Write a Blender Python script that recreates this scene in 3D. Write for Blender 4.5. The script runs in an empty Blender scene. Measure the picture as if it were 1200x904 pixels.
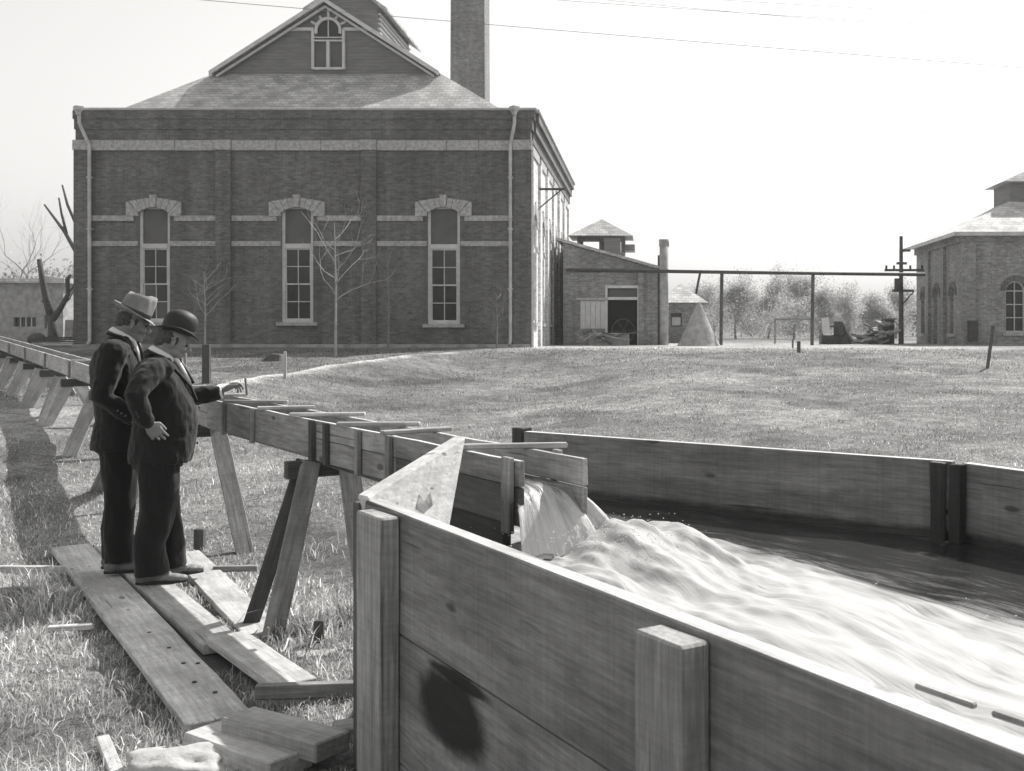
import bpy, bmesh, math, random
import numpy as np
from mathutils import Vector, Matrix, noise as mnoise
R = math.radians
sc = bpy.context.scene
C = sc.collection
# ------------------------------------------------------------------ camera
EYE, F, CX, CY = 1.6, 1250.0, 760.0, 392.0
cam = bpy.data.cameras.new('camera'); camo = bpy.data.objects.new('camera', cam); C.objects.link(camo)
camo.location = (0, 0, EYE); camo.rotation_euler = (R(90), 0, 0)
cam.sensor_width = 36; cam.lens = 36 * F / 1200
cam.shift_x = -(CX - 600) / 1200; cam.shift_y = -(452 - CY) / 1200
cam.clip_start = 0.1; cam.clip_end = 6000
cam.dof.use_dof = True; cam.dof.focus_distance = 8.0; cam.dof.aperture_fstop = 9.0
sc.camera = camo
# ------------------------------------------------------------------ sky, sun, exposure
SUN_AZ, SUN_EL = R(35), R(45)          # azimuth from +Y towards +X
w = bpy.data.worlds.new('World'); sc.world = w; w.use_nodes = True
nt = w.node_tree; bg = nt.nodes['Background']
sky = nt.nodes.new('ShaderNodeTexSky'); sky.sky_type = 'NISHITA'; sky.sun_disc = False
sky.sun_elevation = SUN_EL; sky.sun_rotation = SUN_AZ; sky.dust_density = 2.0; sky.air_density = 1.0
sep = nt.nodes.new('ShaderNodeSeparateColor'); cmb = nt.nodes.new('ShaderNodeCombineColor')
nt.links.new(sky.outputs[0], sep.inputs[0])
def wm(v, k):
    m = nt.nodes.new('ShaderNodeMath'); m.operation = 'MULTIPLY'; m.inputs[1].default_value = k
    nt.links.new(v, m.inputs[0]); return m.outputs[0]
for i, k in enumerate((1.0, .99, .972)):      # a blue-sensitive plate: only the blue light of the sky is seen
    nt.links.new(wm(sep.outputs[2], k), cmb.inputs[i])
nt.links.new(cmb.outputs[0], bg.inputs[0]); bg.inputs[1].default_value = 0.14
sd = Vector((math.sin(SUN_AZ) * math.cos(SUN_EL), math.cos(SUN_AZ) * math.cos(SUN_EL), math.sin(SUN_EL)))
sl = bpy.data.lights.new('sun', 'SUN'); sl.energy = 5.0; sl.angle = R(.55); sl.color = (1, .985, .955)
so = bpy.data.objects.new('sun', sl); C.objects.link(so); so.rotation_euler = (-sd).to_track_quat('-Z', 'Y').to_euler()
vs = sc.view_settings; vs.view_transform = 'Standard'; vs.look = 'None'; vs.exposure = 0.3; vs.gamma = 1
sc.cycles.max_bounces = 6; sc.cycles.transparent_max_bounces = 8
sc.cycles.use_denoising = True

rng = random.Random(7); nrg = np.random.default_rng(7)
def P(px, py, Y): return Vector(((px - CX) / F * Y, Y, EYE - (py - CY) / F * Y))
def G(px, py, z):
    Y = F * (EYE - z) / (py - CY); return Vector(((px - CX) / F * Y, Y, z))

# ------------------------------------------------------------------ materials
class NT:
    def __init__(s, name):
        s.m = bpy.data.materials.new(name); s.m.use_nodes = True; s.t = s.m.node_tree
        s.b = s.t.nodes['Principled BSDF']; s.out = s.t.nodes['Material Output']
    def n(s, typ, **kw):
        nd = s.t.nodes.new(typ)
        for k, v in kw.items():
            if k.startswith('_'): setattr(nd, k[1:], v)
            else: nd.inputs[k.replace('__', ' ')].default_value = v
        return nd
    def l(s, a, b): s.t.links.new(a, b)
    def math(s, op, a, b=None, c=None):
        nd = s.t.nodes.new('ShaderNodeMath'); nd.operation = op
        for i, v in enumerate((a, b, c)):
            if v is None: continue
            if isinstance(v, (int, float)): nd.inputs[i].default_value = v
            else: s.l(v, nd.inputs[i])
        return nd.outputs[0]
    def mix(s, f, a, b):
        nd = s.t.nodes.new('ShaderNodeMix'); nd.data_type = 'FLOAT'
        for i, v in ((0, f), (2, a), (3, b)):
            if isinstance(v, (int, float)): nd.inputs[i].default_value = v
            else: s.l(v, nd.inputs[i])
        return nd.outputs[0]
    def ramp(s, v, p0, p1, a=0.0, b=1.0):
        nd = s.t.nodes.new('ShaderNodeMapRange'); s.l(v, nd.inputs[0])
        nd.interpolation_type = 'SMOOTHSTEP'
        for i, x in enumerate((p0, p1, a, b)): nd.inputs[i + 1].default_value = x
        return nd.outputs[0]
    def noise(s, vec, scale, detail=4, rough=.55, dist=0):
        nd = s.n('ShaderNodeTexNoise', Scale=scale, Detail=detail, Roughness=rough, Distortion=dist)
        if vec is not None: s.l(vec, nd.inputs['Vector'])
        return nd.outputs[0]
    def obj(s): return s.n('ShaderNodeTexCoord').outputs['Object']
    def pos(s): return s.n('ShaderNodeNewGeometry').outputs['Position']
    def rand(s): return s.n('ShaderNodeObjectInfo').outputs['Random']
    def attr(s, name): return s.n('ShaderNodeAttribute', _attribute_name=name).outputs['Fac']
    def scale(s, vec, xyz, off=None):
        nd = s.t.nodes.new('ShaderNodeMapping'); s.l(vec, nd.inputs[0]); nd.inputs['Scale'].default_value = xyz
        if off is not None: s.l(off, nd.inputs['Location'])
        return nd.outputs[0]
    def grey(s, v):
        nd = s.t.nodes.new('ShaderNodeCombineColor')
        for i in range(3):
            if isinstance(v, (int, float)): nd.inputs[i].default_value = v
            else: s.l(v, nd.inputs[i])
        return nd.outputs[0]
    def base(s, v): s.l(s.grey(v), s.b.inputs['Base Color'])
    def bump(s, h, strength=.4, dist=.01):
        nd = s.n('ShaderNodeBump', Strength=strength, Distance=dist); s.l(h, nd.inputs['Height'])
        s.l(nd.outputs[0], s.b.inputs['Normal']); return nd

def plain(name, v, rough=.8, metal=0, nscale=6, namt=.15, bump=0):
    k = NT(name); k.b.inputs['Roughness'].default_value = rough; k.b.inputs['Metallic'].default_value = metal
    nz = k.noise(k.obj(), nscale, 5)
    k.base(k.math('MULTIPLY', k.ramp(nz, .25, .75, 1 - namt, 1 + namt), v))
    if bump: k.bump(k.noise(k.obj(), nscale * 5, 4), .5, bump)
    return k.m

def wood(name, v, dark=.45, rough=.75, knots=True, wet=None, stain=False):
    k = NT(name); k.b.inputs['Roughness'].default_value = rough
    o = k.obj(); rnd = k.rand()
    off = k.t.nodes.new('ShaderNodeCombineXYZ')
    for i in range(3): k.l(k.math('MULTIPLY', rnd, 37.0 + 11 * i), off.inputs[i])
    v1 = k.scale(o, (1.3, 14, 14), off.outputs[0])
    big = k.noise(k.scale(o, (.5, 3.0, 3.0), off.outputs[0]), 1.0, 3)
    # growth rings: distance from a wandering axis
    wav = k.n('ShaderNodeTexWave', _wave_type='BANDS', _bands_direction='Z', Scale=1.7, Distortion=6.0, Detail=3.0)
    wav.inputs['Detail Scale'].default_value = .6
    k.l(k.scale(o, (.28, 9, 9), off.outputs[0]), wav.inputs['Vector'])
    fib = k.noise(v1, 3.5, 6, .65)
    fib2 = k.noise(k.scale(o, (3, 90, 90), off.outputs[0]), 1.5, 3, .6)
    a = k.math('MULTIPLY', k.ramp(wav.outputs['Fac'], .1, .95, 1 - dark * .33, 1.0), k.ramp(fib, .3, .7, 1 - dark * .7, 1.12))
    a = k.math('MULTIPLY', a, k.ramp(fib2, .3, .75, .84, 1.07))
    a = k.math('MULTIPLY', a, k.ramp(big, .3, .7, 1 - dark * .6, 1.12))
    saw = k.noise(k.scale(o, (75, 1.2, 1.2), off.outputs[0]), 1.0, 3, .6); a = k.math('MULTIPLY', a, k.ramp(saw, .3, .7, .92, 1.06))
    blot = k.noise(k.scale(o, (1.2, 2.2, 2.2), off.outputs[0]), 2.1, 5, .7); a = k.math('MULTIPLY', a, k.ramp(blot, .34, .66, .78, 1.14))
    a = k.math('MULTIPLY', a, k.mix(rnd, .86, 1.14))
    if knots:
        vo = k.n('ShaderNodeTexVoronoi', Scale=1.0, Randomness=1.0); k.l(k.scale(o, (1.6, 4.5, 4.5), off.outputs[0]), vo.inputs['Vector'])
        kn = k.ramp(vo.outputs['Distance'], .05, .1, .35, 1.0); a = k.math('MULTIPLY', a, kn)
    # split lines along the grain
    cr = k.noise(k.scale(o, (.7, 26, 26), off.outputs[0]), 1.3, 2)
    crk = k.ramp(cr, .27, .31, .45, 1.0); a = k.math('MULTIPLY', a, crk)
    if stain:           # sap-dark heart of a big knot and resin runs in the near plank
        sp = k.t.nodes.new('ShaderNodeSeparateXYZ'); k.l(o, sp.inputs[0])
        wob = k.math('MULTIPLY', k.math('SUBTRACT', k.noise(o, 7, 6, .7), .5), .16)
        for (cx, cz, rx, rz) in stain:
            dx = k.math('DIVIDE', k.math('SUBTRACT', sp.outputs[0], cx), rx); dz = k.math('DIVIDE', k.math('SUBTRACT', sp.outputs[1], cz), rz)
            d = k.math('ADD', k.math('SQRT', k.math('ADD', k.math('MULTIPLY', dx, dx), k.math('MULTIPLY', dz, dz))), k.math('MULTIPLY', wob, 3.5))
            a = k.math('MULTIPLY', a, k.ramp(d, .70, 1.15, .06, 1.0))
    if wet is not None:  # water-soaked below a height in the world
        pz = k.t.nodes.new('ShaderNodeSeparateXYZ'); k.l(k.pos(), pz.inputs[0])
        zz = k.math('ADD', pz.outputs[2], k.math('MULTIPLY', k.math('SUBTRACT', k.noise(k.pos(), 7, 4), .5), wet[2]))
        wf = k.ramp(zz, wet[0], wet[1], .24, 1.0); a = k.math('MULTIPLY', a, wf)
        k.l(k.ramp(zz, wet[0], wet[1], .25, rough), k.b.inputs['Roughness'])
    k.base(k.math('MULTIPLY', a, v))
    k.bump(k.math('ADD', k.math('MULTIPLY', fib, .6), k.math('ADD', k.math('MULTIPLY', crk, .5), k.math('MULTIPLY', fib2, .4))), .5, .004)
    return k.m

def brick(name, v, mort):
    k = NT(name); k.b.inputs['Roughness'].default_value = .9
    p = k.pos(); sp = k.t.nodes.new('ShaderNodeSeparateXYZ'); k.l(p, sp.inputs[0])
    g = k.n('ShaderNodeNewGeometry'); ns = k.t.nodes.new('ShaderNodeSeparateXYZ'); k.l(g.outputs['True Normal'], ns.inputs[0])
    side = k.math('GREATER_THAN', k.math('ABSOLUTE', ns.outputs[0]), .6)
    cv = k.t.nodes.new('ShaderNodeCombineXYZ'); k.l(k.mix(side, sp.outputs[0], sp.outputs[1]), cv.inputs[0]); k.l(sp.outputs[2], cv.inputs[1])
    b = k.n('ShaderNodeTexBrick', Scale=1.0); k.l(cv.outputs[0], b.inputs['Vector'])
    b.inputs['Color1'].default_value = (v * .76,) * 3 + (1,); b.inputs['Color2'].default_value = (v * 1.25,) * 3 + (1,)
    b.inputs['Mortar'].default_value = (mort * 1.15,) * 3 + (1,)
    b.inputs['Brick Width'].default_value = .23; b.inputs['Row Height'].default_value = .077; b.inputs['Mortar Size'].default_value = .007; b.inputs['Mortar Smooth'].default_value = .3
    rb = k.t.nodes.new('ShaderNodeRGBToBW'); k.l(b.outputs['Color'], rb.inputs[0])
    big = k.noise(k.scale(p, (1, 1, .55)), .55, 6, .6); mid = k.noise(k.scale(p, (1, 1, 1.6)), 5.2, 5, .75)
    run = k.noise(k.scale(p, (3, 3, .12)), 1.2, 4, .6)
    a = k.math('MULTIPLY', rb.outputs[0], k.ramp(big, .25, .75, .78, 1.22)); a = k.math('MULTIPLY', a, k.ramp(mid, .3, .7, .8, 1.25))
    a = k.math('MULTIPLY', a, k.ramp(run, .3, .72, .88, 1.12))
    k.base(a)
    k.bump(b.outputs['Fac'], -.6, .012)
    return k.m

def shingle(name, v):
    k = NT(name); k.b.inputs['Roughness'].default_value = .85
    p = k.pos(); sp = k.t.nodes.new('ShaderNodeSeparateXYZ'); k.l(p, sp.inputs[0])
    g = k.n('ShaderNodeNewGeometry'); ns = k.t.nodes.new('ShaderNodeSeparateXYZ'); k.l(g.outputs['True Normal'], ns.inputs[0])
    side = k.math('GREATER_THAN', k.math('ABSOLUTE', ns.outputs[0]), .4)
    cv = k.t.nodes.new('ShaderNodeCombineXYZ'); k.l(k.mix(side, sp.outputs[0], sp.outputs[1]), cv.inputs[0]); k.l(sp.outputs[2], cv.inputs[1])
    b = k.n('ShaderNodeTexBrick', Scale=1.0); k.l(cv.outputs[0], b.inputs['Vector'])
    b.inputs['Color1'].default_value = (v * .8,) * 3 + (1,); b.inputs['Color2'].default_value = (v * 1.2,) * 3 + (1,); b.inputs['Mortar'].default_value = (v * .45,) * 3 + (1,)
    b.inputs['Brick Width'].default_value = .3; b.inputs['Row Height'].default_value = .13; b.inputs['Mortar Size'].default_value = .008
    rb = k.t.nodes.new('ShaderNodeRGBToBW'); k.l(b.outputs['Color'], rb.inputs[0])
    k.base(k.math('MULTIPLY', rb.outputs[0], k.ramp(k.noise(p, 1.3, 5), .3, .7, .8, 1.2)))
    k.bump(b.outputs['Fac'], -.5, .02)
    return k.m

def siding(name, v):
    k = NT(name); k.b.inputs['Roughness'].default_value = .7
    p = k.pos(); sp = k.t.nodes.new('ShaderNodeSeparateXYZ'); k.l(p, sp.inputs[0])
    fr = k.math('FRACT', k.math('MULTIPLY', sp.outputs[2], 1 / .13))
    a = k.math('MULTIPLY', k.ramp(fr, .0, .14, .55, 1.0), k.ramp(k.noise(k.scale(p, (1, 1, 6)), 1.6, 4), .3, .7, .85, 1.15))
    k.base(k.math('MULTIPLY', a, v)); k.bump(fr, .6, .03)
    return k.m

def leafmat(name, v, tr=.45):
    k = NT(name); k.b.inputs['Roughness'].default_value = .7
    a = k.math('MULTIPLY', k.attr('tone'), v); col = k.grey(a)
    k.l(col, k.b.inputs['Base Color'])
    t = k.t.nodes.new('ShaderNodeBsdfTranslucent'); k.l(col, t.inputs[0])
    m = k.t.nodes.new('ShaderNodeMixShader'); m.inputs[0].default_value = tr
    k.l(k.b.outputs[0], m.inputs[1]); k.l(t.outputs[0], m.inputs[2]); k.l(m.outputs[0], k.out.inputs[0])
    return k.m

def cloth(name, v, rough=.9, sheen=.12):
    k = NT(name); k.b.inputs['Roughness'].default_value = rough
    k.b.inputs['Sheen Weight'].default_value = sheen
    o = k.obj(); n1 = k.noise(o, 7, 5, .6, .4)
    k.base(k.math('MULTIPLY', k.ramp(n1, .3, .7, .75, 1.3), v))
    k.bump(k.math('ADD', k.noise(k.scale(o, (1, 1, .45)), 11, 3, .5, .8), k.math('MULTIPLY', k.noise(o, 260, 2), .12)), .55, .03)
    return k.m

M = {}
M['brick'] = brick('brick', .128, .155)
M['brick_sunlit'] = brick('sunlit_brick', .62, .66)  # pump house brick made paler to stand for sunlight
M['brick_grey'] = brick('pale_brick', .25, .30)
M['stack'] = brick('stack_brick', .2, .24)
M['stone'] = plain('rock_faced_stone', .43, .9, 0, 9, .3, .03)
M['roof'] = shingle('shingles', .46)
M['roof2'] = shingle('pale_shingles', .58)
M['siding'] = siding('clapboard', .2)
M['trim'] = plain('white_paint', .62, .6, 0, 4, .12)
M['metal_light'] = plain('galvanised_iron', .5, .55, 0, 3, .2)
M['iron'] = plain('dark_iron', .05, .6, 0, 6, .3)
def glass():
    k = NT('window_glass'); r_ = k.rand(); n_ = k.noise(k.obj(), 1.7, 3)
    k.base(k.math('MULTIPLY', k.math('POWER', r_, 3.0), k.math('MULTIPLY', n_, .16))); k.l(k.mix(r_, .08, .22), k.b.inputs['Roughness'])  # uneven reflections put into the pane colour at random
    k.bump(k.noise(k.obj(), 2.2, 2), .25, .03); return k.m
M['glass'] = glass()
M['shade'] = plain('window_blind', .11, .6, 0, 1.5, .2)
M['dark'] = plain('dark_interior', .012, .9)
M['concrete'] = plain('concrete', .36, .9, 0, 3, .3, .01)
M['dirt_pile'] = plain('sand', .36, .95, 0, 5, .22, .02)
M['wood'] = wood('weathered_wood', .38)
M['wood_pale'] = wood('fresh_wood_and_lit_edges', .60, .28)
M['wood_mid'] = wood('plank_wood', .52, .3)
M['wood_dark'] = wood('dark_wood', .12, .5)
M['faded_stain'] = plain('faded_stain', .30, .9, 0, 30, .45)
M['wood_soaked'] = wood('soaked_flume_wood', .09, .6, .5)
M['wood_black'] = wood('soaked_and_shaded_wood', .05, .5)  # black also stands for the shade under the flume
M['wood_tank'] = wood('tank_wood', .32, .4)
M['wood_stain'] = wood('stained_tank_wood', .23, .4)
M['wood_wet'] = wood('wet_tank_wood', .27, .4, .7, True, (.655, .70, .05))
M['wood_flume_wet'] = wood('wet_flume_wood', .3, .5, .7, True, (.92, 1.06, .16))
M['wood_white'] = wood('whitewashed_wood', .75, .22)
M['suit'] = cloth('black_wool', .0055)
M['suit2'] = cloth('dark_serge', .005)
M['trouser'] = cloth('black_trouser_wool', .0045, .95, .15)
M['felt_light'] = plain('pale_felt', .25, .9, 0, 9, .3)
M['felt_dark'] = plain('black_felt', .02, .6, 0, 9, .25)
M['band'] = plain('hat_ribbon', .03, .5)
M['linen'] = plain('white_linen', .75, .8, 0, 8, .06)
M['tie'] = plain('black_tie', .012, .5)
M['leather'] = plain('dusty_leather', .17, .6, 0, 9, .4)
M['sole'] = plain('shoe_sole', .02, .7)
M['hair'] = plain('grey_hair', .06, .7, 0, 60, .5)
M['button'] = plain('button_horn', .05, .3)
M['bark'] = plain('bark', .10, .95, 0, 12, .4, .01)
M['twig'] = plain('pale_twig', .37, .9, 0, 8, .25)
M['twig_grey'] = plain('grey_twig', .2, .9, 0, 8, .25)
M['rock'] = plain('pale_rock', .48, .9, 0, 4, .25, .02)
M['wire'] = plain('wire', .25, .6)
M['leaf'] = leafmat('spring_leaves', .17, .45)
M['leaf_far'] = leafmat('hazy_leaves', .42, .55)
M['grass'] = leafmat('grass_blades', .56, .5)
def skin(name, v):
    k = NT(name); k.b.inputs['Roughness'].default_value = .55
    k.base(k.math('MULTIPLY', k.ramp(k.noise(k.obj(), 14, 4), .3, .7, .85, 1.15), v))
    k.b.inputs['Subsurface Weight'].default_value = .08; k.b.inputs['Subsurface Radius'].default_value = (.01, .01, .01)
    return k.m
M['skin'] = skin('skin', .23)
def ground_mat():
    k = NT('turf'); k.b.inputs['Roughness'].default_value = .95
    p = k.pos()
    n1 = k.noise(p, .35, 6, .65); n2 = k.noise(p, 3.0, 5, .7); n3 = k.noise(p, 26, 4, .75); n4 = k.noise(k.scale(p, (1, .8, 1)), 110, 2, .7)
    a = k.math('MULTIPLY', k.ramp(n1, .3, .7, .72, 1.25), k.ramp(n2, .28, .72, .62, 1.3))
    a = k.math('MULTIPLY', a, k.ramp(n3, .28, .72, .45, 1.5)); a = k.math('MULTIPLY', a, k.ramp(n4, .3, .7, .6, 1.35))
    t = k.attr('tone')
    k.base(k.math('MULTIPLY', a, t))
    k.bump(k.math('ADD', k.math('MULTIPLY', n3, .6), k.math('MULTIPLY', n4, .3)), 1.0, .09)
    return k.m
M['turf'] = ground_mat()
def water_mat():
    k = NT('turbid_water')
    f = k.attr('foam'); p = k.attr('al'); q = k.attr('ac')
    cv = k.t.nodes.new('ShaderNodeCombineXYZ'); k.l(p, cv.inputs[0]); k.l(q, cv.inputs[1])
    warp = k.t.nodes.new('ShaderNodeVectorMath'); warp.operation = 'ADD'
    wn_ = k.n('ShaderNodeTexNoise', Scale=1.3, Detail=2.0); k.l(cv.outputs[0], wn_.inputs['Vector'])
    wsc = k.t.nodes.new('ShaderNodeVectorMath'); wsc.operation = 'MULTIPLY_ADD'; wsc.inputs[1].default_value = (.5, .34, 0); wsc.inputs[2].default_value = (-.25, -.17, 0)
    k.l(wn_.outputs['Color'], wsc.inputs[0]); k.l(cv.outputs[0], warp.inputs[0]); k.l(wsc.outputs[0], warp.inputs[1]); wv = warp.outputs[0]
    st = k.noise(k.scale(wv, (1.1, 5.5, 1)), 1.5, 5, .6, .6); fine = k.noise(k.scale(wv, (2.6, 24, 1)), 1.4, 4, .65, .3); lump = k.noise(wv, 2.6, 4, .6)
    s = k.math('ADD', f, k.math('ADD', k.math('MULTIPLY', k.math('SUBTRACT', st, .5), 1.7), k.math('ADD', k.math('MULTIPLY', k.math('SUBTRACT', fine, .5), .75), k.math('MULTIPLY', k.math('SUBTRACT', lump, .5), .7))))
    ff = k.ramp(s, .12, 1.45)
    k.base(k.mix(ff, .035, .43)); k.l(k.mix(ff, .08, .7), k.b.inputs['Roughness'])
    k.b.inputs['IOR'].default_value = 1.33
    k.bump(k.math('ADD', k.math('MULTIPLY', st, .7), k.math('MULTIPLY', fine, .25)), .3, .04)
    return k.m
M['water'] = water_mat()
def jet_mat():
    k = NT('falling_water')
    u = k.attr('al'); q = k.attr('ac')
    cv = k.t.nodes.new('ShaderNodeCombineXYZ'); k.l(u, cv.inputs[0]); k.l(q, cv.inputs[1])
    st = k.noise(k.scale(cv.outputs[0], (1.5, 5, 1)), 1.4, 5, .68, 1.6)
    s = k.math('ADD', k.math('MULTIPLY', u, .85), k.math('MULTIPLY', k.math('SUBTRACT', st, .5), 1.2))
    ff = k.ramp(s, .05, .9); k.base(k.mix(ff, .05, .6)); k.l(k.mix(ff, .08, .6), k.b.inputs['Roughness'])
    k.bump(st, .5, .03)
    return k.m
M['jet'] = jet_mat()

# ------------------------------------------------------------------ object helpers
def tag(o, label=None, cat=None, group=None, kind=None):
    if label: o['label'] = label
    if cat: o['category'] = cat
    if group: o['group'] = group
    if kind: o['kind'] = kind
    return o
def thing(name, label, cat, loc=(0, 0, 0), group=None, rz=0):
    o = bpy.data.objects.new(name, None); C.objects.link(o); o.location = loc; o.rotation_euler = (0, 0, rz)
    o.empty_display_size = .2
    return tag(o, label, cat, group)
def wmat(o):
    m = Matrix.Identity(4)
    while o is not None: m = o.matrix_basis @ m; o = o.parent
    return m
def link(name, me, parent=None, mat=None):
    o = bpy.data.objects.new(name, me); C.objects.link(o)
    if parent is not None: o.parent = parent
    if mat is not None: me.materials.clear(); me.materials.append(M[mat] if isinstance(mat, str) else mat)
    return o
class MB:
    """collects simple solids; build() links them as one mesh object"""
    def __init__(s): s.b = bmesh.new()
    def hexa(s, p):
        v = [s.b.verts.new(q) for q in p]
        for f in ((0, 3, 2, 1), (4, 5, 6, 7), (0, 1, 5, 4), (1, 2, 6, 5), (2, 3, 7, 6), (3, 0, 4, 7)): s.b.faces.new([v[i] for i in f])
        return s
    def box(s, x0, x1, y0, y1, z0, z1):
        return s.hexa([(x0, y0, z0), (x1, y0, z0), (x1, y1, z0), (x0, y1, z0), (x0, y0, z1), (x1, y0, z1), (x1, y1, z1), (x0, y1, z1)])
    def prism(s, poly, off):
        off = Vector(off); a = [s.b.verts.new(p) for p in poly]; b = [s.b.verts.new(Vector(p) + off) for p in poly]
        n = len(a); s.b.faces.new(a[::-1]); s.b.faces.new(b)
        for i in range(n): s.b.faces.new((a[i], a[(i + 1) % n], b[(i + 1) % n], b[i]))
        return s
    def face(s, pts): s.b.faces.new([s.b.verts.new(p) for p in pts]); return s
    def tube(s, pts, rad, n=8, cap=True, ref=None, flat=None):
        pts = [Vector(p) for p in pts]
        if not hasattr(rad, '__len__'): rad = [rad] * len(pts)
        rings = []; up = None
        for i, p in enumerate(pts):
            d = (pts[min(i + 1, len(pts) - 1)] - pts[max(i - 1, 0)])
            d = d.normalized() if d.length > 1e-9 else Vector((0, 0, 1))
            if up is None:
                r = Vector(ref) if ref is not None else (Vector((0, 0, 1)) if abs(d.z) < .9 else Vector((1, 0, 0)))
                up = (r - d * r.dot(d)).normalized()
            else:
                up = up - d * up.dot(d); up = up.normalized() if up.length > 1e-6 else d.orthogonal().normalized()
            sd_ = d.cross(up); r = rad[i]
            ra, rb_ = r if hasattr(r, '__len__') else (r, r)
            rings.append([s.b.verts.new(p + up * math.cos(a) * ra + sd_ * math.sin(a) * rb_) for a in (2 * math.pi * k / n for k in range(n))])
        for i in range(len(rings) - 1):
            for k in range(n): s.b.faces.new((rings[i][k], rings[i][(k + 1) % n], rings[i + 1][(k + 1) % n], rings[i + 1][k]))
        if cap: s.b.faces.new(rings[0][::-1]); s.b.faces.new(rings[-1])
        return s
    def ball(s, c, r, rot=None, seg=14, ring=9):
        r = r if hasattr(r, '__len__') else (r, r, r)
        m = Matrix.Translation(c) @ (rot.to_4x4() if rot is not None else Matrix.Identity(4)) @ Matrix.Diagonal((r[0], r[1], r[2], 1))
        bmesh.ops.create_uvsphere(s.b, u_segments=seg, v_segments=ring, radius=1, matrix=m); return s
    def lathe(s, prof, c=(0, 0, 0), n=20, sx=1, sy=1):
        rings = [[s.b.verts.new((c[0] + r * sx * math.cos(2 * math.pi * k / n), c[1] + r * sy * math.sin(2 * math.pi * k / n), c[2] + z)) for k in range(n)] for r, z in prof]
        for i in range(len(rings) - 1):
            for k in range(n): s.b.faces.new((rings[i][k], rings[i][(k + 1) % n], rings[i + 1][(k + 1) % n], rings[i + 1][k]))
        s.b.faces.new(rings[0][::-1]); s.b.faces.new(rings[-1]); return s
    def mesh(s, name, smooth=False, bevel=0):
        if bevel: bmesh.ops.bevel(s.b, geom=s.b.edges[:], offset=bevel, segments=1, affect='EDGES', clamp_overlap=True)
        bmesh.ops.recalc_face_normals(s.b, faces=s.b.faces[:])
        me = bpy.data.meshes.new(name); s.b.to_mesh(me); s.b.free()
        if smooth: me.polygons.foreach_set('use_smooth', [True] * len(me.polygons))
        return me
    def build(s, name, mat, parent=None, org=None, smooth=False, bevel=0):
        """vertices are world coordinates when parent is given (parents here only translate) or org is given"""
        off = Vector((0, 0, 0))
        if parent is not None: off = wmat(parent).translation
        elif org is not None: off = Vector(org)
        bmesh.ops.translate(s.b, verts=s.b.verts[:], vec=-off)
        o = link(name, s.mesh(name, smooth, bevel), parent, mat)
        if parent is None and org is not None: o.location = org
        return o
def plank(name, a, b, wid, thk, mat, parent=None, side=None, bevel=.004, warp=.0, rough=.0, seed=None, kind=None, edge=None):
    """a board from a to b (centre line); local X along it, local Y its width, local Z its thickness. side = direction of the width"""
    a, b = Vector(a), Vector(b); d = b - a; L = d.length; d.normalize()
    sv = Vector(side) if side is not None else Vector((0, 0, 1)).cross(d)
    sv = (sv - d * sv.dot(d)).normalized(); nv = d.cross(sv)
    r = random.Random(seed if seed is not None else hash((round(a.x, 3), round(b.y, 3), round(wid, 3))) & 0xffff)
    n = max(2, min(14, int(L / .22))); bm = bmesh.new(); rings = []
    ph = r.uniform(0, 6)
    for i in range(n + 1):
        x = -L / 2 + L * i / n; wz = warp * math.sin(math.pi * i / n + ph * .2)
        e1, e2 = (r.uniform(-rough, rough) for _ in range(2))
        sk = (r.uniform(-rough, rough) * 1.5 if i in (0, n) else 0)
        hy, hz = wid / 2, thk / 2
        rings.append([bm.verts.new((x + sk, -hy + e1, -hz + wz)), bm.verts.new((x - sk, hy + e2, -hz + wz)), bm.verts.new((x - sk, hy + e2, hz + wz)), bm.verts.new((x + sk, -hy + e1, hz + wz))])
    for i in range(n):
        for k in range(4): bm.faces.new((rings[i][k], rings[i][(k + 1) % 4], rings[i + 1][(k + 1) % 4], rings[i + 1][k]))
    bm.faces.new(rings[0][::-1]); bm.faces.new(rings[-1])
    bmesh.ops.recalc_face_normals(bm, faces=bm.faces[:])
    if bevel:
        ed = [e for e in bm.edges if e.calc_face_angle(0) > .6]
        bmesh.ops.bevel(bm, geom=ed, offset=bevel, segments=1, affect='EDGES', clamp_overlap=True)
    me = bpy.data.meshes.new(name); bm.to_mesh(me); bm.free()
    o = link(name, me, parent, mat)
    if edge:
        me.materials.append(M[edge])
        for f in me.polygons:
            if f.normal.y > .9: f.material_index = 1  # upward edge faces get paler wood: sunlight put into the colour
    m = Matrix(((d.x, sv.x, nv.x, 0), (d.y, sv.y, nv.y, 0), (d.z, sv.z, nv.z, 0), (0, 0, 0, 1)))
    m.translation = (a + b) / 2
    o.matrix_basis = (wmat(parent).inverted() @ m) if parent is not None else m
    if kind: o['kind'] = kind
    return o
def copy_tree(o, parent=None):
    c = o.copy(); C.objects.link(c)
    if parent is not None: c.parent = parent
    for ch in list(o.children): copy_tree(ch, c)
    return c

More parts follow.
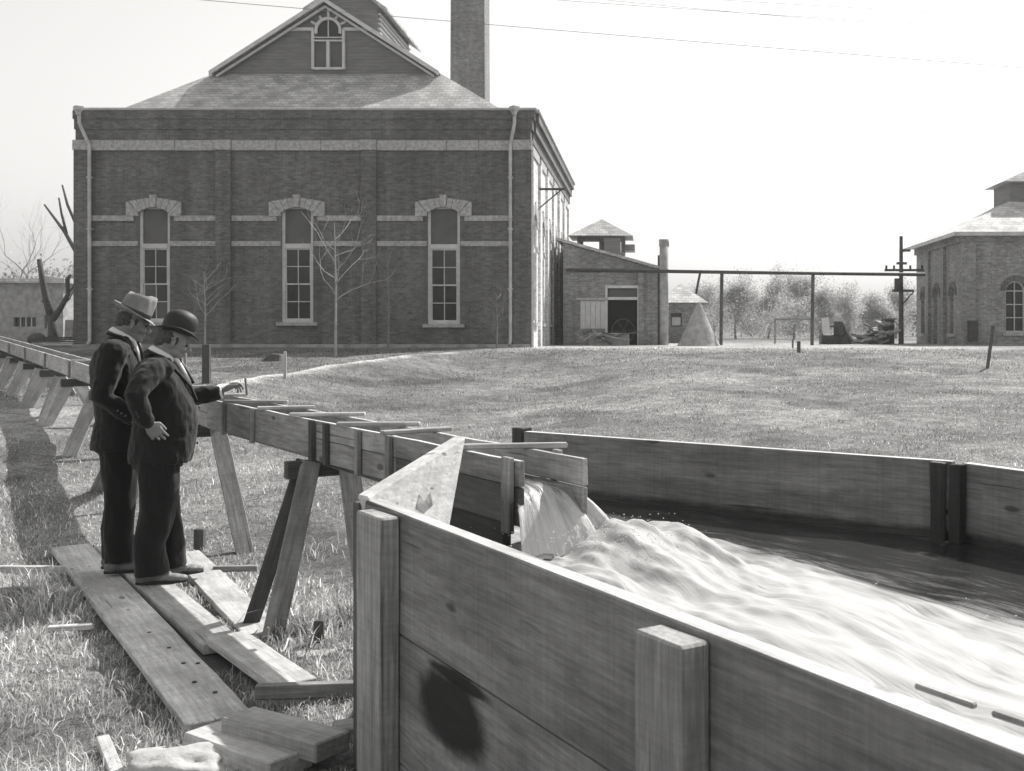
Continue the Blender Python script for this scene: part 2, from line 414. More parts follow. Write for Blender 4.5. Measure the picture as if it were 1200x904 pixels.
# ------------------------------------------------------------------ ground
U = Vector((-.582, .813, 0)); N = Vector((.813, .582, 0)); E = Vector((-.555, 4.28, 1.1))   # the flume's line
def fbm(x, y, s):
    return (np.sin(x * s + 1.3 * np.sin(y * s * .7 + 1)) + np.sin(y * s * 1.13 + 2.1 + np.sin(x * s * .81)) + .5 * np.sin((x + y) * s * 2.1 + .7) + .5 * np.sin((x - y) * s * 2.7 + 3.)) / 3
def smooth(t, a, b):
    t = np.clip((t - a) / (b - a), 0, 1); return t * t * (3 - 2 * t)
def crest(y):           # x of the low earth bank's crest
    return np.interp(y, [9, 14, 21, 25.3, 31.5, 37], [-6.2, -7.0, -7.9, -7.6, -6.1, -5.2])
def gz(x, y):
    x = np.asarray(x, float); y = np.asarray(y, float)
    z = np.interp(y, [-50, 0, 6, 9, 13, 20, 28, 34, 37, 60, 120, 3000], [.0, .0, -.02, .0, .2, .5, .83, 1.06, 1.13, 1.15, 1.3, 6])
    lf = smooth(-x, 1.0, 3.0)
    z = z - .10 * lf * (1 - smooth(y, 8, 12)) + .16 * smooth(-x, 5.5, 8) * smooth(y, 9, 14) * (1 - smooth(y, 16, 24))
    b = np.exp(-((x - crest(y)) / .5) ** 2) * smooth(y, 15, 20) * (1 - smooth(y, 30, 34))
    z = z + .13 * b - .30 * smooth(x - crest(y), .15, 2.2) * (1 - smooth(x, -3, 1)) * smooth(y, 13, 18) * (1 - smooth(y, 29, 34))
    rip = smooth(y, 2, 5) * (1 - smooth(y, 33, 38))
    z = z + .035 * fbm(x, y, 1.7) * rip + .015 * fbm(x, y, 5.3) * rip
    return z
def gpt(px, py):
    """where the photograph's pixel meets the ground"""
    ys = np.exp(np.linspace(math.log(2.5), math.log(400), 6000)); z = EYE - (py - CY) / F * ys
    g = gz((px - CX) / F * ys, ys); i = int(np.argmax(z <= g))
    return Vector(((px - CX) / F * ys[i], ys[i], float(g[i])))
def soil(x, y):
    tt = (x - E.x) * U.x + (y - E.y) * U.y; nn = (x - E.x) * N.x + (y - E.y) * N.y
    return np.clip(1.25 * np.exp(-((tt - 4.1) / 1.5) ** 2 - ((nn - .78) / .42) ** 2) * (1 + .35 * fbm(x, y, 4.3)), 0, 1)
def tone(x, y):
    t = .30 + 0 * x
    t = t * (1 + .26 * fbm(x, y, .9)) * (1 + .2 * fbm(x + 9, y, 2.9)) * (1 + .14 * fbm(x, y + 4, 7.1))
    # short worn lawn before the pump house
    t = np.where(x < crest(y), t * (1 - .22 * smooth(y, 12, 18)), t)
    # darker turf on the slope right of the bank
    t = t * (1 - .35 * np.exp(-((x - crest(y) - 2.2) / 1.9) ** 2) * smooth(y, 16, 22) * (1 - smooth(y, 34, 37)))
    # bare trodden soil under the flume by the tank
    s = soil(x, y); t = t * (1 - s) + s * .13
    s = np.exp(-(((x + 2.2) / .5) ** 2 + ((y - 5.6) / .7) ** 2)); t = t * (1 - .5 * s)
    # pale earth of the crest
    s = np.exp(-((x - crest(y) + .05) / .22) ** 2) * smooth(y, 14, 18) * (1 - smooth(y, 31, 34)); t = t * (1 - s) + s * .8
    # pale bare earth on the left mound and near the bottom edge
    s = smooth(-x, 6.6, 8.5) * smooth(y, 11.0, 12.5) * (1 - smooth(y, 15, 18)); t = t * (1 - .8 * s) + .8 * s * .55
    s = np.exp(-(((x + 2.35) / .35) ** 2 + ((y - 3.9) / .3) ** 2)); t = t * (1 - s) + s * .5
    # bare scuffed patches of the lawn
    s = smooth(fbm(x + 3, y * .6, 1.45), .35, .62) * smooth(y, 9, 12) * (1 - smooth(y, 33, 36)); t = t * (1 - .35 * s)
    # flume's shadow on the left slope, faintly painted into the tone
    s = np.exp(-((x + 6.15 + (y - 11) * .42) / .36) ** 2) * smooth(y, 8.4, 9.4) * (1 - smooth(y, 14, 16)); t = t * (1 - .1 * s)
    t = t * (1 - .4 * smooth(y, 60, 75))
    # pale gravel at the buildings
    s = smooth(y, 35.0, 36.8) * (1 - smooth(y, 48, 60)) * smooth(x, -4.5, -4.0) * (1 - smooth(x, 8, 16)); t = t * (1 - s) + s * .5
    s = smooth(y, 24, 30) * (1 - smooth(y, 31, 35)) * smooth(x, -3, 0) * (1 - smooth(x, 5, 9)); t = t * (1 - .25 * s)
    return t
def make_ground():
    def axis(lo, hi, fine, step, g):
        v = list(np.arange(fine[0], fine[1] + 1e-6, step)); d = step
        while v[-1] < hi: d *= g; v.append(v[-1] + d)
        d = step
        while v[0] > lo: d *= g; v.insert(0, v[0] - d)
        return np.array(v)
    xs = axis(-2500, 2500, (-14, 8), .14, 1.09); ys = axis(-60, 4000, (2, 22), .14, 1.05)
    X, Y = np.meshgrid(xs, ys); Z = gz(X, Y); n, m = X.shape
    verts = np.stack([X, Y, Z], -1).reshape(-1, 3)
    i = np.arange(n * m).reshape(n, m)
    f = np.stack([i[:-1, :-1], i[:-1, 1:], i[1:, 1:], i[1:, :-1]], -1).reshape(-1, 4)
    me = bpy.data.meshes.new('ground'); me.from_pydata(verts.tolist(), [], f.tolist())
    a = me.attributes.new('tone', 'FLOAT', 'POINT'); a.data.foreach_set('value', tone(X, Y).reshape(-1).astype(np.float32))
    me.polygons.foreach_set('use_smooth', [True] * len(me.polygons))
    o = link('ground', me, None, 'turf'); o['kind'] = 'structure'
make_ground()

# ------------------------------------------------------------------ pump house (the big brick building)
FY = 38.0
X0, X1 = -20.37, -4.256; BY = 56.6; GZ = 1.13
def zy(py, Y=FY): return EYE - (py - CY) / F * Y
def xx(px, Y=FY): return (px - CX) / F * Y
ph = thing('pump_house', 'large dark brick pump house with a tall gable roof and pale stone bands', 'building', ((X0 + X1) / 2, FY, GZ))
ZT = zy(127)              # cornice top
Z_DK = zy(165); Z_B0 = zy(177)
T = .45
def wall_front(mb, bays, opens, x0, x1, y, z0, z1, t=T):
    """wall in the XZ plane facing -Y with rectangular openings (xa, xb, za, zb)"""
    x = x0
    for (xa, xb, za, zb) in sorted(opens):
        mb.box(x, xa, y, y + t, z0, z1); mb.box(xa, xb, y, y + t, z0, za); mb.box(xa, xb, y, y + t, zb, z1); x = xb
    mb.box(x, x1, y, y + t, z0, z1)
WIN = [(181, 163, 199, 378), (348, 330, 367, 378), (520, 501, 539, 380)]
opens = [(xx(a), xx(b), zy(s), zy(243)) for (_c, a, b, s) in WIN]
mb = MB(); wall_front(mb, None, opens, X0, X1, FY, GZ - .4, Z_DK + .02); mb.build('wall', 'brick', ph)
# side wall facing +X with six tall openings, far and left walls
ys_ = np.linspace(FY + .55, BY - .55, 7); side_open = []
for i in range(6):
    c = (ys_[i] + ys_[i + 1]) / 2; side_open.append((c - .55, c + .55, zy(378), zy(243)))
mb = MB(); y = FY + T
for (a, b, za, zb) in side_open:
    mb.box(X1 - T, X1, y, a, GZ - .4, Z_DK + .02); mb.box(X1 - T, X1, a, b, GZ - .4, za); mb.box(X1 - T, X1, a, b, zb, Z_DK + .02); y = b
mb.box(X1 - T, X1, y, BY, GZ - .4, Z_DK + .02); mb.build('wall', 'brick_sunlit', ph)  # paler brick colour stands for the sun on this side
mb = MB(); mb.box(X0, X0 + T, FY + T, BY, GZ - .4, Z_DK + .02); mb.build('wall', 'brick', ph)
mb = MB(); mb.box(X0 + T, X1 - T, BY - T, BY, GZ - .4, Z_DK + .02); mb.build('wall', 'brick', ph)
# pilasters
for (a, b) in ((90, 107.5), (254, 271.5), (424, 441.5), (602, 620)):
    xa, xb = xx(a), xx(b)
    if a == 90: xa -= .05
    if a == 602: xb = X1 + .10
    mb = MB().box(xa, xb, FY - .13, FY + (.6 if a in (90, 602) else -.003), GZ - .4, Z_B0); mb.build('pilaster', 'brick', ph)
    mb = MB().box(xa - .02, xb + .02, FY - .19, FY - .004, Z_B0 + .002, Z_DK - .002); mb.build('pilaster_cap', 'stone', ph, bevel=.015)
for y in ys_[1:]:
    mb = MB().box(X1 + .002, X1 + .1, y - .3, y + .3, GZ - .4, Z_B0); mb.build('pilaster', 'brick_sunlit', ph)  # same painted sunlight as the side wall
# dark corbelled cornice
mb = MB()
for i, (za, zb, pr) in enumerate(((Z_DK, zy(152), .03), (zy(152), zy(140), .065), (zy(140), zy(130), .10))):
    mb.box(X0 - pr, X1 + pr * 2, FY - pr, FY + .5, za, zb); mb.box(X1 - .4, X1 + pr * 3, FY + .5, BY + pr, za, zb)
    mb.box(X0 - pr, X0 + .4, FY + .5, BY + pr, za, zb); mb.box(X0 + .4, X1 - .4, BY - .4, BY + pr, za, zb)
mb.build('cornice', 'brick', ph)
mb = MB()
mb.box(X0 - .03, X1 + .28, FY - .13, FY + .1, zy(129.9), ZT); mb.box(X1 - .1, X1 + .36, FY + .1, BY + .42, zy(129.9), ZT); mb.box(X0 - .03, X0 + .1, FY + .1, BY + .1, zy(129.9), ZT)
mb.build('coping', 'metal_light', ph, bevel=.02)
# stone bands (front) block by block
def band(x0, x1, za, zb, pr, y=FY, mat='stone'):
    n = max(1, round((x1 - x0) / 1.35)); r = random.Random(int(x0 * 100))
    cuts = [x0] + [x0 + (x1 - x0) * (k + r.uniform(-.15, .15)) / n for k in range(1, n)] + [x1]
    for a, b in zip(cuts, cuts[1:]):
        p = pr + r.uniform(-.012, .012)
        MB().box(a + .006, b - .006, y - p, y - .002, za, zb).build('band_stone', mat, ph, bevel=.012)
bayx = [(107.5, 254), (271.5, 424), (441.5, 602)]
for (a, b) in bayx: band(xx(a) + .02, xx(b) - .02, Z_B0, Z_DK - .003, .1)
for (a, b), (_c, wa, wb, _s) in zip(bayx, WIN):
    for (ya, yb) in ((253, 259.5), (283, 289)):
        band(xx(a), xx(wa) - (.02 if ya > 260 else .16), zy(yb), zy(ya), .06); band(xx(wb) + (.02 if ya > 260 else .16), xx(b), zy(yb), zy(ya), .06)
for i in range(6):
    ya, yb = ys_[i] + .3, ys_[i + 1] - .3
    MB().box(X1 + .002, X1 + .06, ya, yb, Z_B0, Z_DK - .003).build('band_stone', 'stone', ph, bevel=.012)
    c = (ya + yb) / 2
    for (pa, pb) in ((253, 259.5), (283, 289)):
        for (p, q) in ((ya, c - .6), (c + .6, yb)):
            MB().box(X1 + .002, X1 + .03, p, q, zy(pb), zy(pa)).build('band_stone', 'stone', ph)
MB().box(X0 - .06, X1 + .06, FY - .17, FY - .131, GZ - .4, GZ + .12).build('plinth', 'concrete', ph)

def hood(cx, hw, zs, rise, y, wmap, PR=.1):
    """stone hood over a segmental arch: voussoirs, keystone and ears. wmap(u, v, z) -> world"""
    rad = (hw * hw + rise * rise) / (2 * rise); zc = zs + rise - rad; th = math.asin(hw / rad)
    def pt(a, r): return (r * math.sin(a), zc + r * math.cos(a))
    n = 7; out = rad + .34
    for k in range(n):
        a0, a1 = -th + 2 * th * k / n, -th + 2 * th * (k + 1) / n; g = .004
        ke = k == n // 2
        ro = out + (.1 if ke else 0); pr = PR * 1.6 if ke else PR
        def op(a):
            u = 0
            for _ in range(12):
                zt_ = zs + .56 - .15 * min(1, abs(u) / (hw + .4)) + (.1 if ke else 0); u = (zt_ - zc) * math.tan(a)
            return (u, zt_)
        q = [pt(a0 + g, rad), pt(a1 - g, rad), op(a1 - g), op(a0 + g)]
        MB().prism([wmap(cx + u, -pr, z) for u, z in q], Vector(wmap(cx, .06, 0)) - Vector(wmap(cx, -pr, 0))).build('keystone' if ke else 'voussoir', 'stone', ph, bevel=.012)
    for s in (-1, 1):
        ze = zs + .41; ue = (ze - zc) * math.tan(th)
        q = [(s * (hw + .005), zs - .12), (s * (hw + .43), zs - .12), (s * (hw + .43), ze - .02), (s * (ue + .012), ze - .006), (s * (hw + .012), zs + .012)]
        MB().prism([wmap(cx + u, -PR, z) for u, z in q], Vector(wmap(cx, -.002, 0)) - Vector(wmap(cx, -PR, 0))).build('hood_stone', 'stone', ph, bevel=.012)

def sash_window(cx, hw, z0, z1, wmap, parent, blind=True, mid=True):
    """transom light over a four-pane double-hung pair"""
    def bx(mb, u0, u1, v0, v1, za, zb):
        p = [wmap(u, v, z) for z in (za, zb) for (u, v) in ((u0, v0), (u1, v0), (u1, v1), (u0, v1))]
        mb.hexa(p)
    H = z1 - z0; zt = z0 + H * .645; fr = .10
    mb = MB()
    for s in (-1, 1): bx(mb, cx + s * hw - (fr if s > 0 else 0), cx + s * hw + (fr if s < 0 else 0), .06, .2, z0, z1)
    i0, i1 = cx - hw + fr, cx + hw - fr
    bx(mb, i0, i1, .06, .2, z0, z0 + .09); bx(mb, i0, i1, .04, .2, zt, zt + .16); bx(mb, i0, i1, .06, .2, z1 - .06, z1)
    wn = mb.build('window', 'trim', parent)
    zm = (z0 + .09 + zt) / 2
    def sash(za, zb, v):
        mb = MB(); q = .05
        bx(mb, i0 + .004, i0 + q, v, v + .04, za, zb); bx(mb, i1 - q, i1 - .004, v, v + .04, za, zb); bx(mb, i0 + q, i1 - q, v, v + .04, za, za + q); bx(mb, i0 + q, i1 - q, v, v + .04, zb - q, zb)
        c = (i0 + i1) / 2; m = (za + zb) / 2
        bx(mb, c - .014, c + .014, v + .004, v + .03, za + q, zb - q); bx(mb, i0 + q, c - .014, v + .004, v + .03, m - .014, m + .014); bx(mb, c + .014, i1 - q, v + .004, v + .03, m - .014, m + .014)
        mb.build('sash', 'trim', wn)
        for (ua, ub) in ((i0 + q, c - .014), (c + .014, i1 - q)):
            for (zc, zd) in ((za + q, m - .014), (m + .014, zb - q)):
                mb = MB(); bx(mb, ua, ub, v + .016, v + .022, zc, zd); mb.build('pane', 'glass', wn)
    sash(zm - .025, zt, .09); sash(z0 + .09, zm + .025, .135)
    mb = MB(); bx(mb, i0, i1, .12, .13, zt + .16, z1 - .06); mb.build('pane', 'shade' if blind else 'glass', wn)
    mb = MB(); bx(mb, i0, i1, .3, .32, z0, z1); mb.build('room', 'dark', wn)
    mb = MB(); bx(mb, cx - hw - .16, cx + hw + .16, -.12, .055, z0 - .12, z0); mb.build('sill', 'stone', wn)
front = lambda u, v, z: (u, FY + v, z)
sidem = lambda u, v, z: (X1 - v, u, z)
for (c, a, b, s) in WIN:
    hw = (xx(b) - xx(a)) / 2; cx = (xx(a) + xx(b)) / 2
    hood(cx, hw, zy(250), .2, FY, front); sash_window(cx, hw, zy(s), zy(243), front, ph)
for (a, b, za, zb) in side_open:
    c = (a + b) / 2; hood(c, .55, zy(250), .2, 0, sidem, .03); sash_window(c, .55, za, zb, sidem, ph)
# downspouts with leader heads
for (pxh, pxb) in ((97.5, 108.5), (604, 599)):
    xh, xb = xx(pxh), xx(pxb)
    o = MB().tube([(xh, FY - .27, zy(136)), (xh, FY - .26, zy(146)), (xb, FY - .22, zy(172)), (xb, FY - .22, zy(240)), (xb, FY - .2, GZ + .25), (xb - .02, FY - .32, GZ + .1)], .062, 10).build('downspout', 'metal_light', ph, smooth=True)
    MB().lathe([(.08, 0), (.11, .1), (.19, .18), (.19, .30)], (xh, FY - .32, zy(137)), 4).build('leader_head', 'metal_light', ph)
    for z in (zy(210), zy(270), zy(340)): MB().box(xb - .09, xb + .09, FY - .27, FY - .131, z, z + .05).build('pipe_strap', 'metal_light', ph)
# corner bracket of the side wall, with insulators
yb = 39.6
MB().box(X1 + .2, X1 + 1.15, yb - .04, yb + .04, 6.95, 7.03).tube([(X1 + .22, yb, 6.3), (X1 + 1.0, yb, 6.95)], .025, 6).build('wire_bracket', 'iron', ph)
# roof: lower hip, upper gable
RZ = zy(127) - .42; EI = .28
gy0, gz0, ghw, gcx = 41.75, 11.78, 4.5, xx(383, 41.75); APZ = 14.6; gy1 = BY - 3.5
ex0, ex1, ey0, ey1 = X0 + EI, X1 - EI, FY + EI, BY - EI
def quad_slab(mb, pts, t=.12):
    n = (Vector(pts[1]) - Vector(pts[0])).cross(Vector(pts[2]) - Vector(pts[0])).normalized()
    if n.z < 0: n = -n
    mb.prism([Vector(p) for p in pts], -n * t)
A = [(ex0, ey0, RZ), (ex1, ey0, RZ), (ex1, ey1, RZ), (ex0, ey1, RZ)]
Bq = [(gcx - ghw, gy0, gz0), (gcx + ghw, gy0, gz0), (gcx + ghw, gy1, gz0), (gcx - ghw, gy1, gz0)]
rf = MB()
for i in range(4): rf.face([A[i], A[(i + 1) % 4], Bq[(i + 1) % 4], Bq[i]])
rf = rf.build('roof', 'roof', ph)
OV = .42
up = MB()
for s in (-1, 1):
    e = (gcx + s * (ghw - .04), gz0 - .03); r = (gcx, APZ)
    q = [(e[0], gy0 - OV, e[1]), (r[0], gy0 - OV, r[1]), (r[0], gy1 + OV, r[1]), (e[0], gy1 + OV, e[1])]
    up.prism([Vector(p) for p in q], (0, 0, .06))
up.build('roof', 'roof', ph)
for s in (-1, 1):      # rakes
    e = Vector((gcx + s * (ghw - .06), gy0 - OV - .03, gz0 - .22)); r = Vector((gcx, gy0 - OV - .03, APZ - .19))
    up = MB().prism([e + Vector((0, 0, .08)), e + Vector((0, 0, .25)), r + Vector((0, 0, .25)), r + Vector((0, 0, .08))], (0, .06, 0)); up.build('bargeboard', 'trim', rf)
    e2 = e + Vector((-s * .2, .2, .04)); r2 = r + Vector((0, .2, -.10))
    MB().prism([e2, e2 + Vector((0, 0, .1)), r2 + Vector((0, 0, .1)), r2], (0, .06, 0)).build('rake_moulding', 'trim', rf)
MB().prism([(gcx - ghw, gy0, gz0), (gcx + ghw, gy0, gz0), (gcx, gy0, APZ)], (0, .15, 0)).build('gable_wall', 'siding', ph)
MB().prism([(gcx - ghw, gy1, gz0), (gcx + ghw, gy1, gz0), (gcx, gy1, APZ)], (0, -.15, 0)).build('gable_wall', 'siding', ph)
# gable window, trim and sunburst
gyf = gy0
def gx(px): return (px - CX) / F * gyf
def gzz(py): return EYE - (py - CY) / F * gyf
wc = gx(385.5); wl, wr = gx(366), gx(405); wb, wt = gzz(82), gzz(46)
mb = MB(); d0, d1 = gyf - .14, gyf - .003
mb.box(wl, wl + .1, d0, d1, wb, wt + .36); mb.box(wr - .1, wr, d0, d1, wb, wt + .36); mb.box(wl + .1, wr - .1, d0, d1, wb - .02, wb + .07); mb.box(wl + .1, wr - .1, d0, d1, wt - .12, wt - .06)
mb.box(wc - .06, wc + .06, d0 - .02, d1, wb + .07, wt - .12); mb.box(wl + .1, wr - .1, d0, d1, wt + .01, wt + .05)
gw = mb.build('gable_window', 'trim', ph)
for (a, b) in ((wl + .1, wc - .06), (wc + .06, wr - .1)): MB().box(a, b, gyf - .03, gyf - .004, wb + .07, wt - .12).build('pane', 'shade', gw)
MB().box(wl + .1, wr - .1, gyf - .03, gyf - .004, wt - .06, wt + .01).build('pane', 'glass', gw)
fr_ = .42; zc = gzz(37)
pts = [(wc + fr_ * math.cos(a), gyf - .05, zc + fr_ * math.sin(a)) for a in np.linspace(0, math.pi, 15)]
MB().prism(pts + [(wc - fr_, gyf - .05, wt + .05), (wc + fr_, gyf - .05, wt + .05)], (0, .04, 0)).build('fanlight_pane', 'glass', gw)
mb = MB()
for a0, a1 in zip(np.linspace(-.25, math.pi + .25, 15), np.linspace(-.25, math.pi + .25, 15)[1:]):
    if a1 < -.24: continue
    q = [(wc + r * math.cos(a), gyf - .15, zc + r * math.sin(a)) for (r, a) in ((fr_, a0), (fr_ + .11, a0), (fr_ + .11, a1 - .002), (fr_, a1 - .002))]
    mb.prism(q, (0, .146, 0))
mb.build('fanlight_arch', 'trim', gw)
MB().box(wc - .02, wc + .02, gyf - .1, gyf - .052, wt + .05, zc + fr_ - .01).build('muntin', 'trim', gw)
zh = gzz(35)
for (pa, pb) in ((338, 368), (403, 436)): MB().box(gx(pa), gx(pb), gyf - .1, gyf - .003, zh - .06, zh + .06).build('gable_trim', 'trim', ph)
for ang in (28, 59, 90, 121, 152):
    a = R(ang); u = Vector((math.cos(a), 0, math.sin(a)))
    # the spoke runs from the arch to the rake
    dz = APZ - .30 - zc; t = dz / (math.sin(a) + .69 * abs(math.cos(a)))
    p0 = Vector((wc, gyf - .055, zc)) + u * (fr_ + .115); p1 = Vector((wc, gyf - .055, zc)) + u * (t - .02)
    plank('sunburst_spoke', p0, p1, .085, .09, 'trim', ph, side=(-math.sin(a), 0, math.cos(a)), bevel=0)
# ridge ventilator (monitor) behind the gable
mx, my0, my1 = gcx, 44.6, 50.5
mo = MB().box(mx - 1.25, mx + 1.25, my0, my1, 13.7, 15.35).build('ridge_monitor', 'siding', ph)
MB().prism([(mx - 1.25, my0, 15.352), (mx + 1.25, my0, 15.352), (mx, my0, 16.2)], (0, my1 - my0, 0)).build('gable_wall', 'siding', mo)
for s in (-1, 1):
    MB().prism([(mx, my0 - .35, 16.22), (mx + s * 1.75, my0 - .35, 15.02), (mx + s * 1.75, my1 + .35, 15.02), (mx, my1 + .35, 16.22)], (0, 0, .12)).build('monitor_roof', 'roof', mo)
    for k in range(5): MB().box(mx + s * 1.252, mx + s * 1.36, my0 + .1, my1 - .1, 14.2 + k * .2, 14.26 + k * .2).build('louver', 'trim', mo)

# ------------------------------------------------------------------ chimney stack
ch = thing('chimney', 'tall square brick chimney stack rising behind the pump house roof', 'chimney', (-10.4, 62, 1.1))
xa, xb = xx(527, 61), xx(568.5, 61); cw = xb - xa; cxm = (xa + xb) / 2; cym = 61 + cw / 2
mb = MB(); h0, h1 = .9, 27.0; k = .93
mb.hexa([(cxm - cw / 2 * 1.035, cym - cw / 2 * 1.035, h0), (cxm + cw / 2 * 1.035, cym - cw / 2 * 1.035, h0), (cxm + cw / 2 * 1.035, cym + cw / 2 * 1.035, h0), (cxm - cw / 2 * 1.035, cym + cw / 2 * 1.035, h0),
         (cxm - cw / 2 * k, cym - cw / 2 * k, h1), (cxm + cw / 2 * k, cym - cw / 2 * k, h1), (cxm + cw / 2 * k, cym + cw / 2 * k, h1), (cxm - cw / 2 * k, cym + cw / 2 * k, h1)])
mb.build('stack', 'stack', ch)
MB().box(cxm - cw / 2 - .1, cxm + cw / 2 + .1, cym - cw / 2 - .1, cym + cw / 2 + .1, 27.002, 27.9).build('stack_crown', 'stack', ch)

# ------------------------------------------------------------------ engine shed (lean-to roof) right of the pump house
SY = 46.0
def sx(px): return (px - CX) / F * SY
def sz(py): return EYE - (py - CY) / F * SY
sh = thing('engine_shed', 'grey brick engine shed with a sloping roof and an open dark doorway', 'building', (sx(720), SY, GZ))
xl, xr = sx(660), sx(775); zb = GZ - .3
def rz_(x): return sz(286 + (x - sx(664)) / (sx(775) - sx(664)) * 31)
mb = MB()
dL, dR, dT, tT = sx(712), sx(747), sz(350), sz(338)
wL, wR, wT, wB = sx(680), sx(710), sz(352), sz(386)
def pr(xa, xb, za, zb2=None):
    q = [(xa, SY, za), (xb, SY, za), (xb, SY, zb2 if zb2 is not None else rz_(xb)), (xa, SY, zb2 if zb2 is not None else rz_(xa))]; mb.prism(q, (0, .4, 0))
pr(xl, wL, zb); pr(wL, wR, zb, wB); pr(wL, wR, wT); pr(wR, dL, zb); pr(dL, dR, tT); pr(dR, xr, zb)
mb.build('wall', 'brick_grey', sh)
MB().prism([(xr - .4, SY + .4, zb), (xr, SY + .4, zb), (xr, SY + .4, rz_(xr)), (xr - .4, SY + .4, rz_(xr - .4))], (0, 12, 0)).build('wall', 'brick_grey', sh)
MB().box(sx(748), sx(755), SY - .12, SY - .003, zb, sz(318)).build('pilaster', 'brick_grey', sh)
MB().prism([(xl - .3, SY - .35, rz_(xl - .3) + .02), (xr + .25, SY - .35, rz_(xr + .25) + .02), (xr + .25, SY + 12.6, rz_(xr + .25) + .02), (xl - .3, SY + 12.6, rz_(xl - .3) + .02)], (0, 0, .12)).build('roof', 'roof', sh)
MB().box(sx(664), xr, SY - .07, SY - .003, sz(319), sz(315.5)).build('string_course', 'stone', sh)
dr = MB().box(dL - .1, dL, SY - .06, SY + .3, GZ, tT).box(dR, dR + .1, SY - .06, SY + .3, GZ, tT).box(dL, dR, SY - .06, SY + .3, dT - .06, dT + .06).box(dL - .1, dR + .1, SY - .06, SY + .3, tT, tT + .12).build('doorway', 'trim', sh)
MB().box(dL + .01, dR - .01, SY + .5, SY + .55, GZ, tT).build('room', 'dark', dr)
MB().box(dL + .02, dR - .02, SY + .12, SY + .14, dT + .07, tT - .01).build('pane', 'shade', dr)
MB().lathe([(.48, 0), (.55, .05), (.55, .11), (.48, .16)], (0, 0, 0), 20)
wn = MB().box(wL, wR, SY + .05, SY + .12, wB, wT).build('boarded_window', 'trim', sh)
for k in range(5):
    a = wL + (wR - wL) * k / 5; MB().box(a + .01, a + (wR - wL) / 5 - .01, SY + .0, SY + .048, wB + .03, wT - .03).build('board', 'trim', wn)
MB().box(wL - .2, dL, SY - .1, SY - .003, sz(352), sz(349)).build('lintel', 'stone', sh)
# flywheel seen in the doorway
fw = thing('flywheel', 'spoked engine flywheel standing in the dark doorway of the engine shed', 'flywheel', (sx(730), SY + .3, GZ))
pts = [(sx(730) + .5 * math.cos(a), SY + .36, GZ + .62 + .5 * math.sin(a)) for a in np.linspace(0, 2 * math.pi, 25)]
MB().tube(pts, .05, 6, cap=False).build('rim', 'iron', fw, smooth=True)
for k in range(3):
    a = k * math.pi / 3; MB().tube([(sx(730) - .48 * math.cos(a), SY + .36, GZ + .62 - .48 * math.sin(a)), (sx(730) + .48 * math.cos(a), SY + .36, GZ + .62 + .48 * math.sin(a))], .022, 6).build('spoke', 'iron', fw)
MB().box(sx(730) - .15, sx(730) + .15, SY + .2, SY + .5, GZ - .05, GZ + .12).build('bearing_block', 'iron', fw)
# open lantern (pyramid-roofed tower) behind the shed
LY = 52.0
def lx(px): return (px - CX) / F * LY
def lz(py): return EYE - (py - CY) / F * LY
la = thing('lantern_tower', 'open lantern with posts and a pyramid shingle roof above the engine shed', 'tower', (lx(703), LY + 1, GZ))
c = lx(704); hw = 1.15; cy = LY + hw
MB().box(c - hw, c + hw, LY, LY + 2 * hw, GZ, lz(296)).build('base', 'siding', la)
for (a, b) in ((-1, -1), (1, -1), (1, 1), (-1, 1), (0, -1), (0, 1)):
    MB().box(c + a * (hw - .08) - .08, c + a * (hw - .08) + .08, cy + b * (hw - .08) - .08, cy + b * (hw - .08) + .08, lz(296) + .002, lz(279)).build('post', 'wood_dark', la)
MB().box(c + .15, c + hw - .18, LY + .05, LY + .12, lz(296) + .002, lz(279)).build('panel', 'siding', la)
MB().box(c + hw + .003, c + hw + .5, LY + .3, LY + 1.8, lz(293), lz(286)).build('louver_box', 'siding', la)
MB().box(c - hw, c + hw, LY, LY + 2 * hw, lz(279) + .002, lz(277)).build('wall_plate', 'wood_dark', la)
ro = hw + .42
mb = MB(); q = [(c - ro, cy - ro, lz(277)), (c + ro, cy - ro, lz(277)), (c + ro, cy + ro, lz(277)), (c - ro, cy + ro, lz(277))]; ap = (c, cy, lz(254))
for i in range(4): mb.face([q[i], q[(i + 1) % 4], ap])
mb.face(q[::-1]); mb.build('roof', 'roof', la)
# vertical concrete vent pipe
t = thing('vent_pipe', 'tall pale round vent pipe standing at the right corner of the engine shed', 'pipe', (sx(779), SY - .5, GZ))
MB().tube([(sx(778), SY - .45, GZ - .2), (sx(778), SY - .45, sz(283))], .19, 14).build('shaft', 'concrete', t, smooth=True)
MB().tube([(sx(778), SY - .45, sz(290)), (sx(778), SY - .45, sz(282))], .22, 14).build('collar', 'concrete', t, smooth=True)
for py in (318, 360): MB().tube([(sx(778), SY - .45, sz(py)), (sx(778), SY - .45, sz(py - 2))], .21, 14).build('joint', 'concrete', t, smooth=True)
MB().tube([(sx(772), SY - .3, GZ), (sx(772), SY - .3, sz(300))], .05, 8).build('small_pipe', 'iron', t)
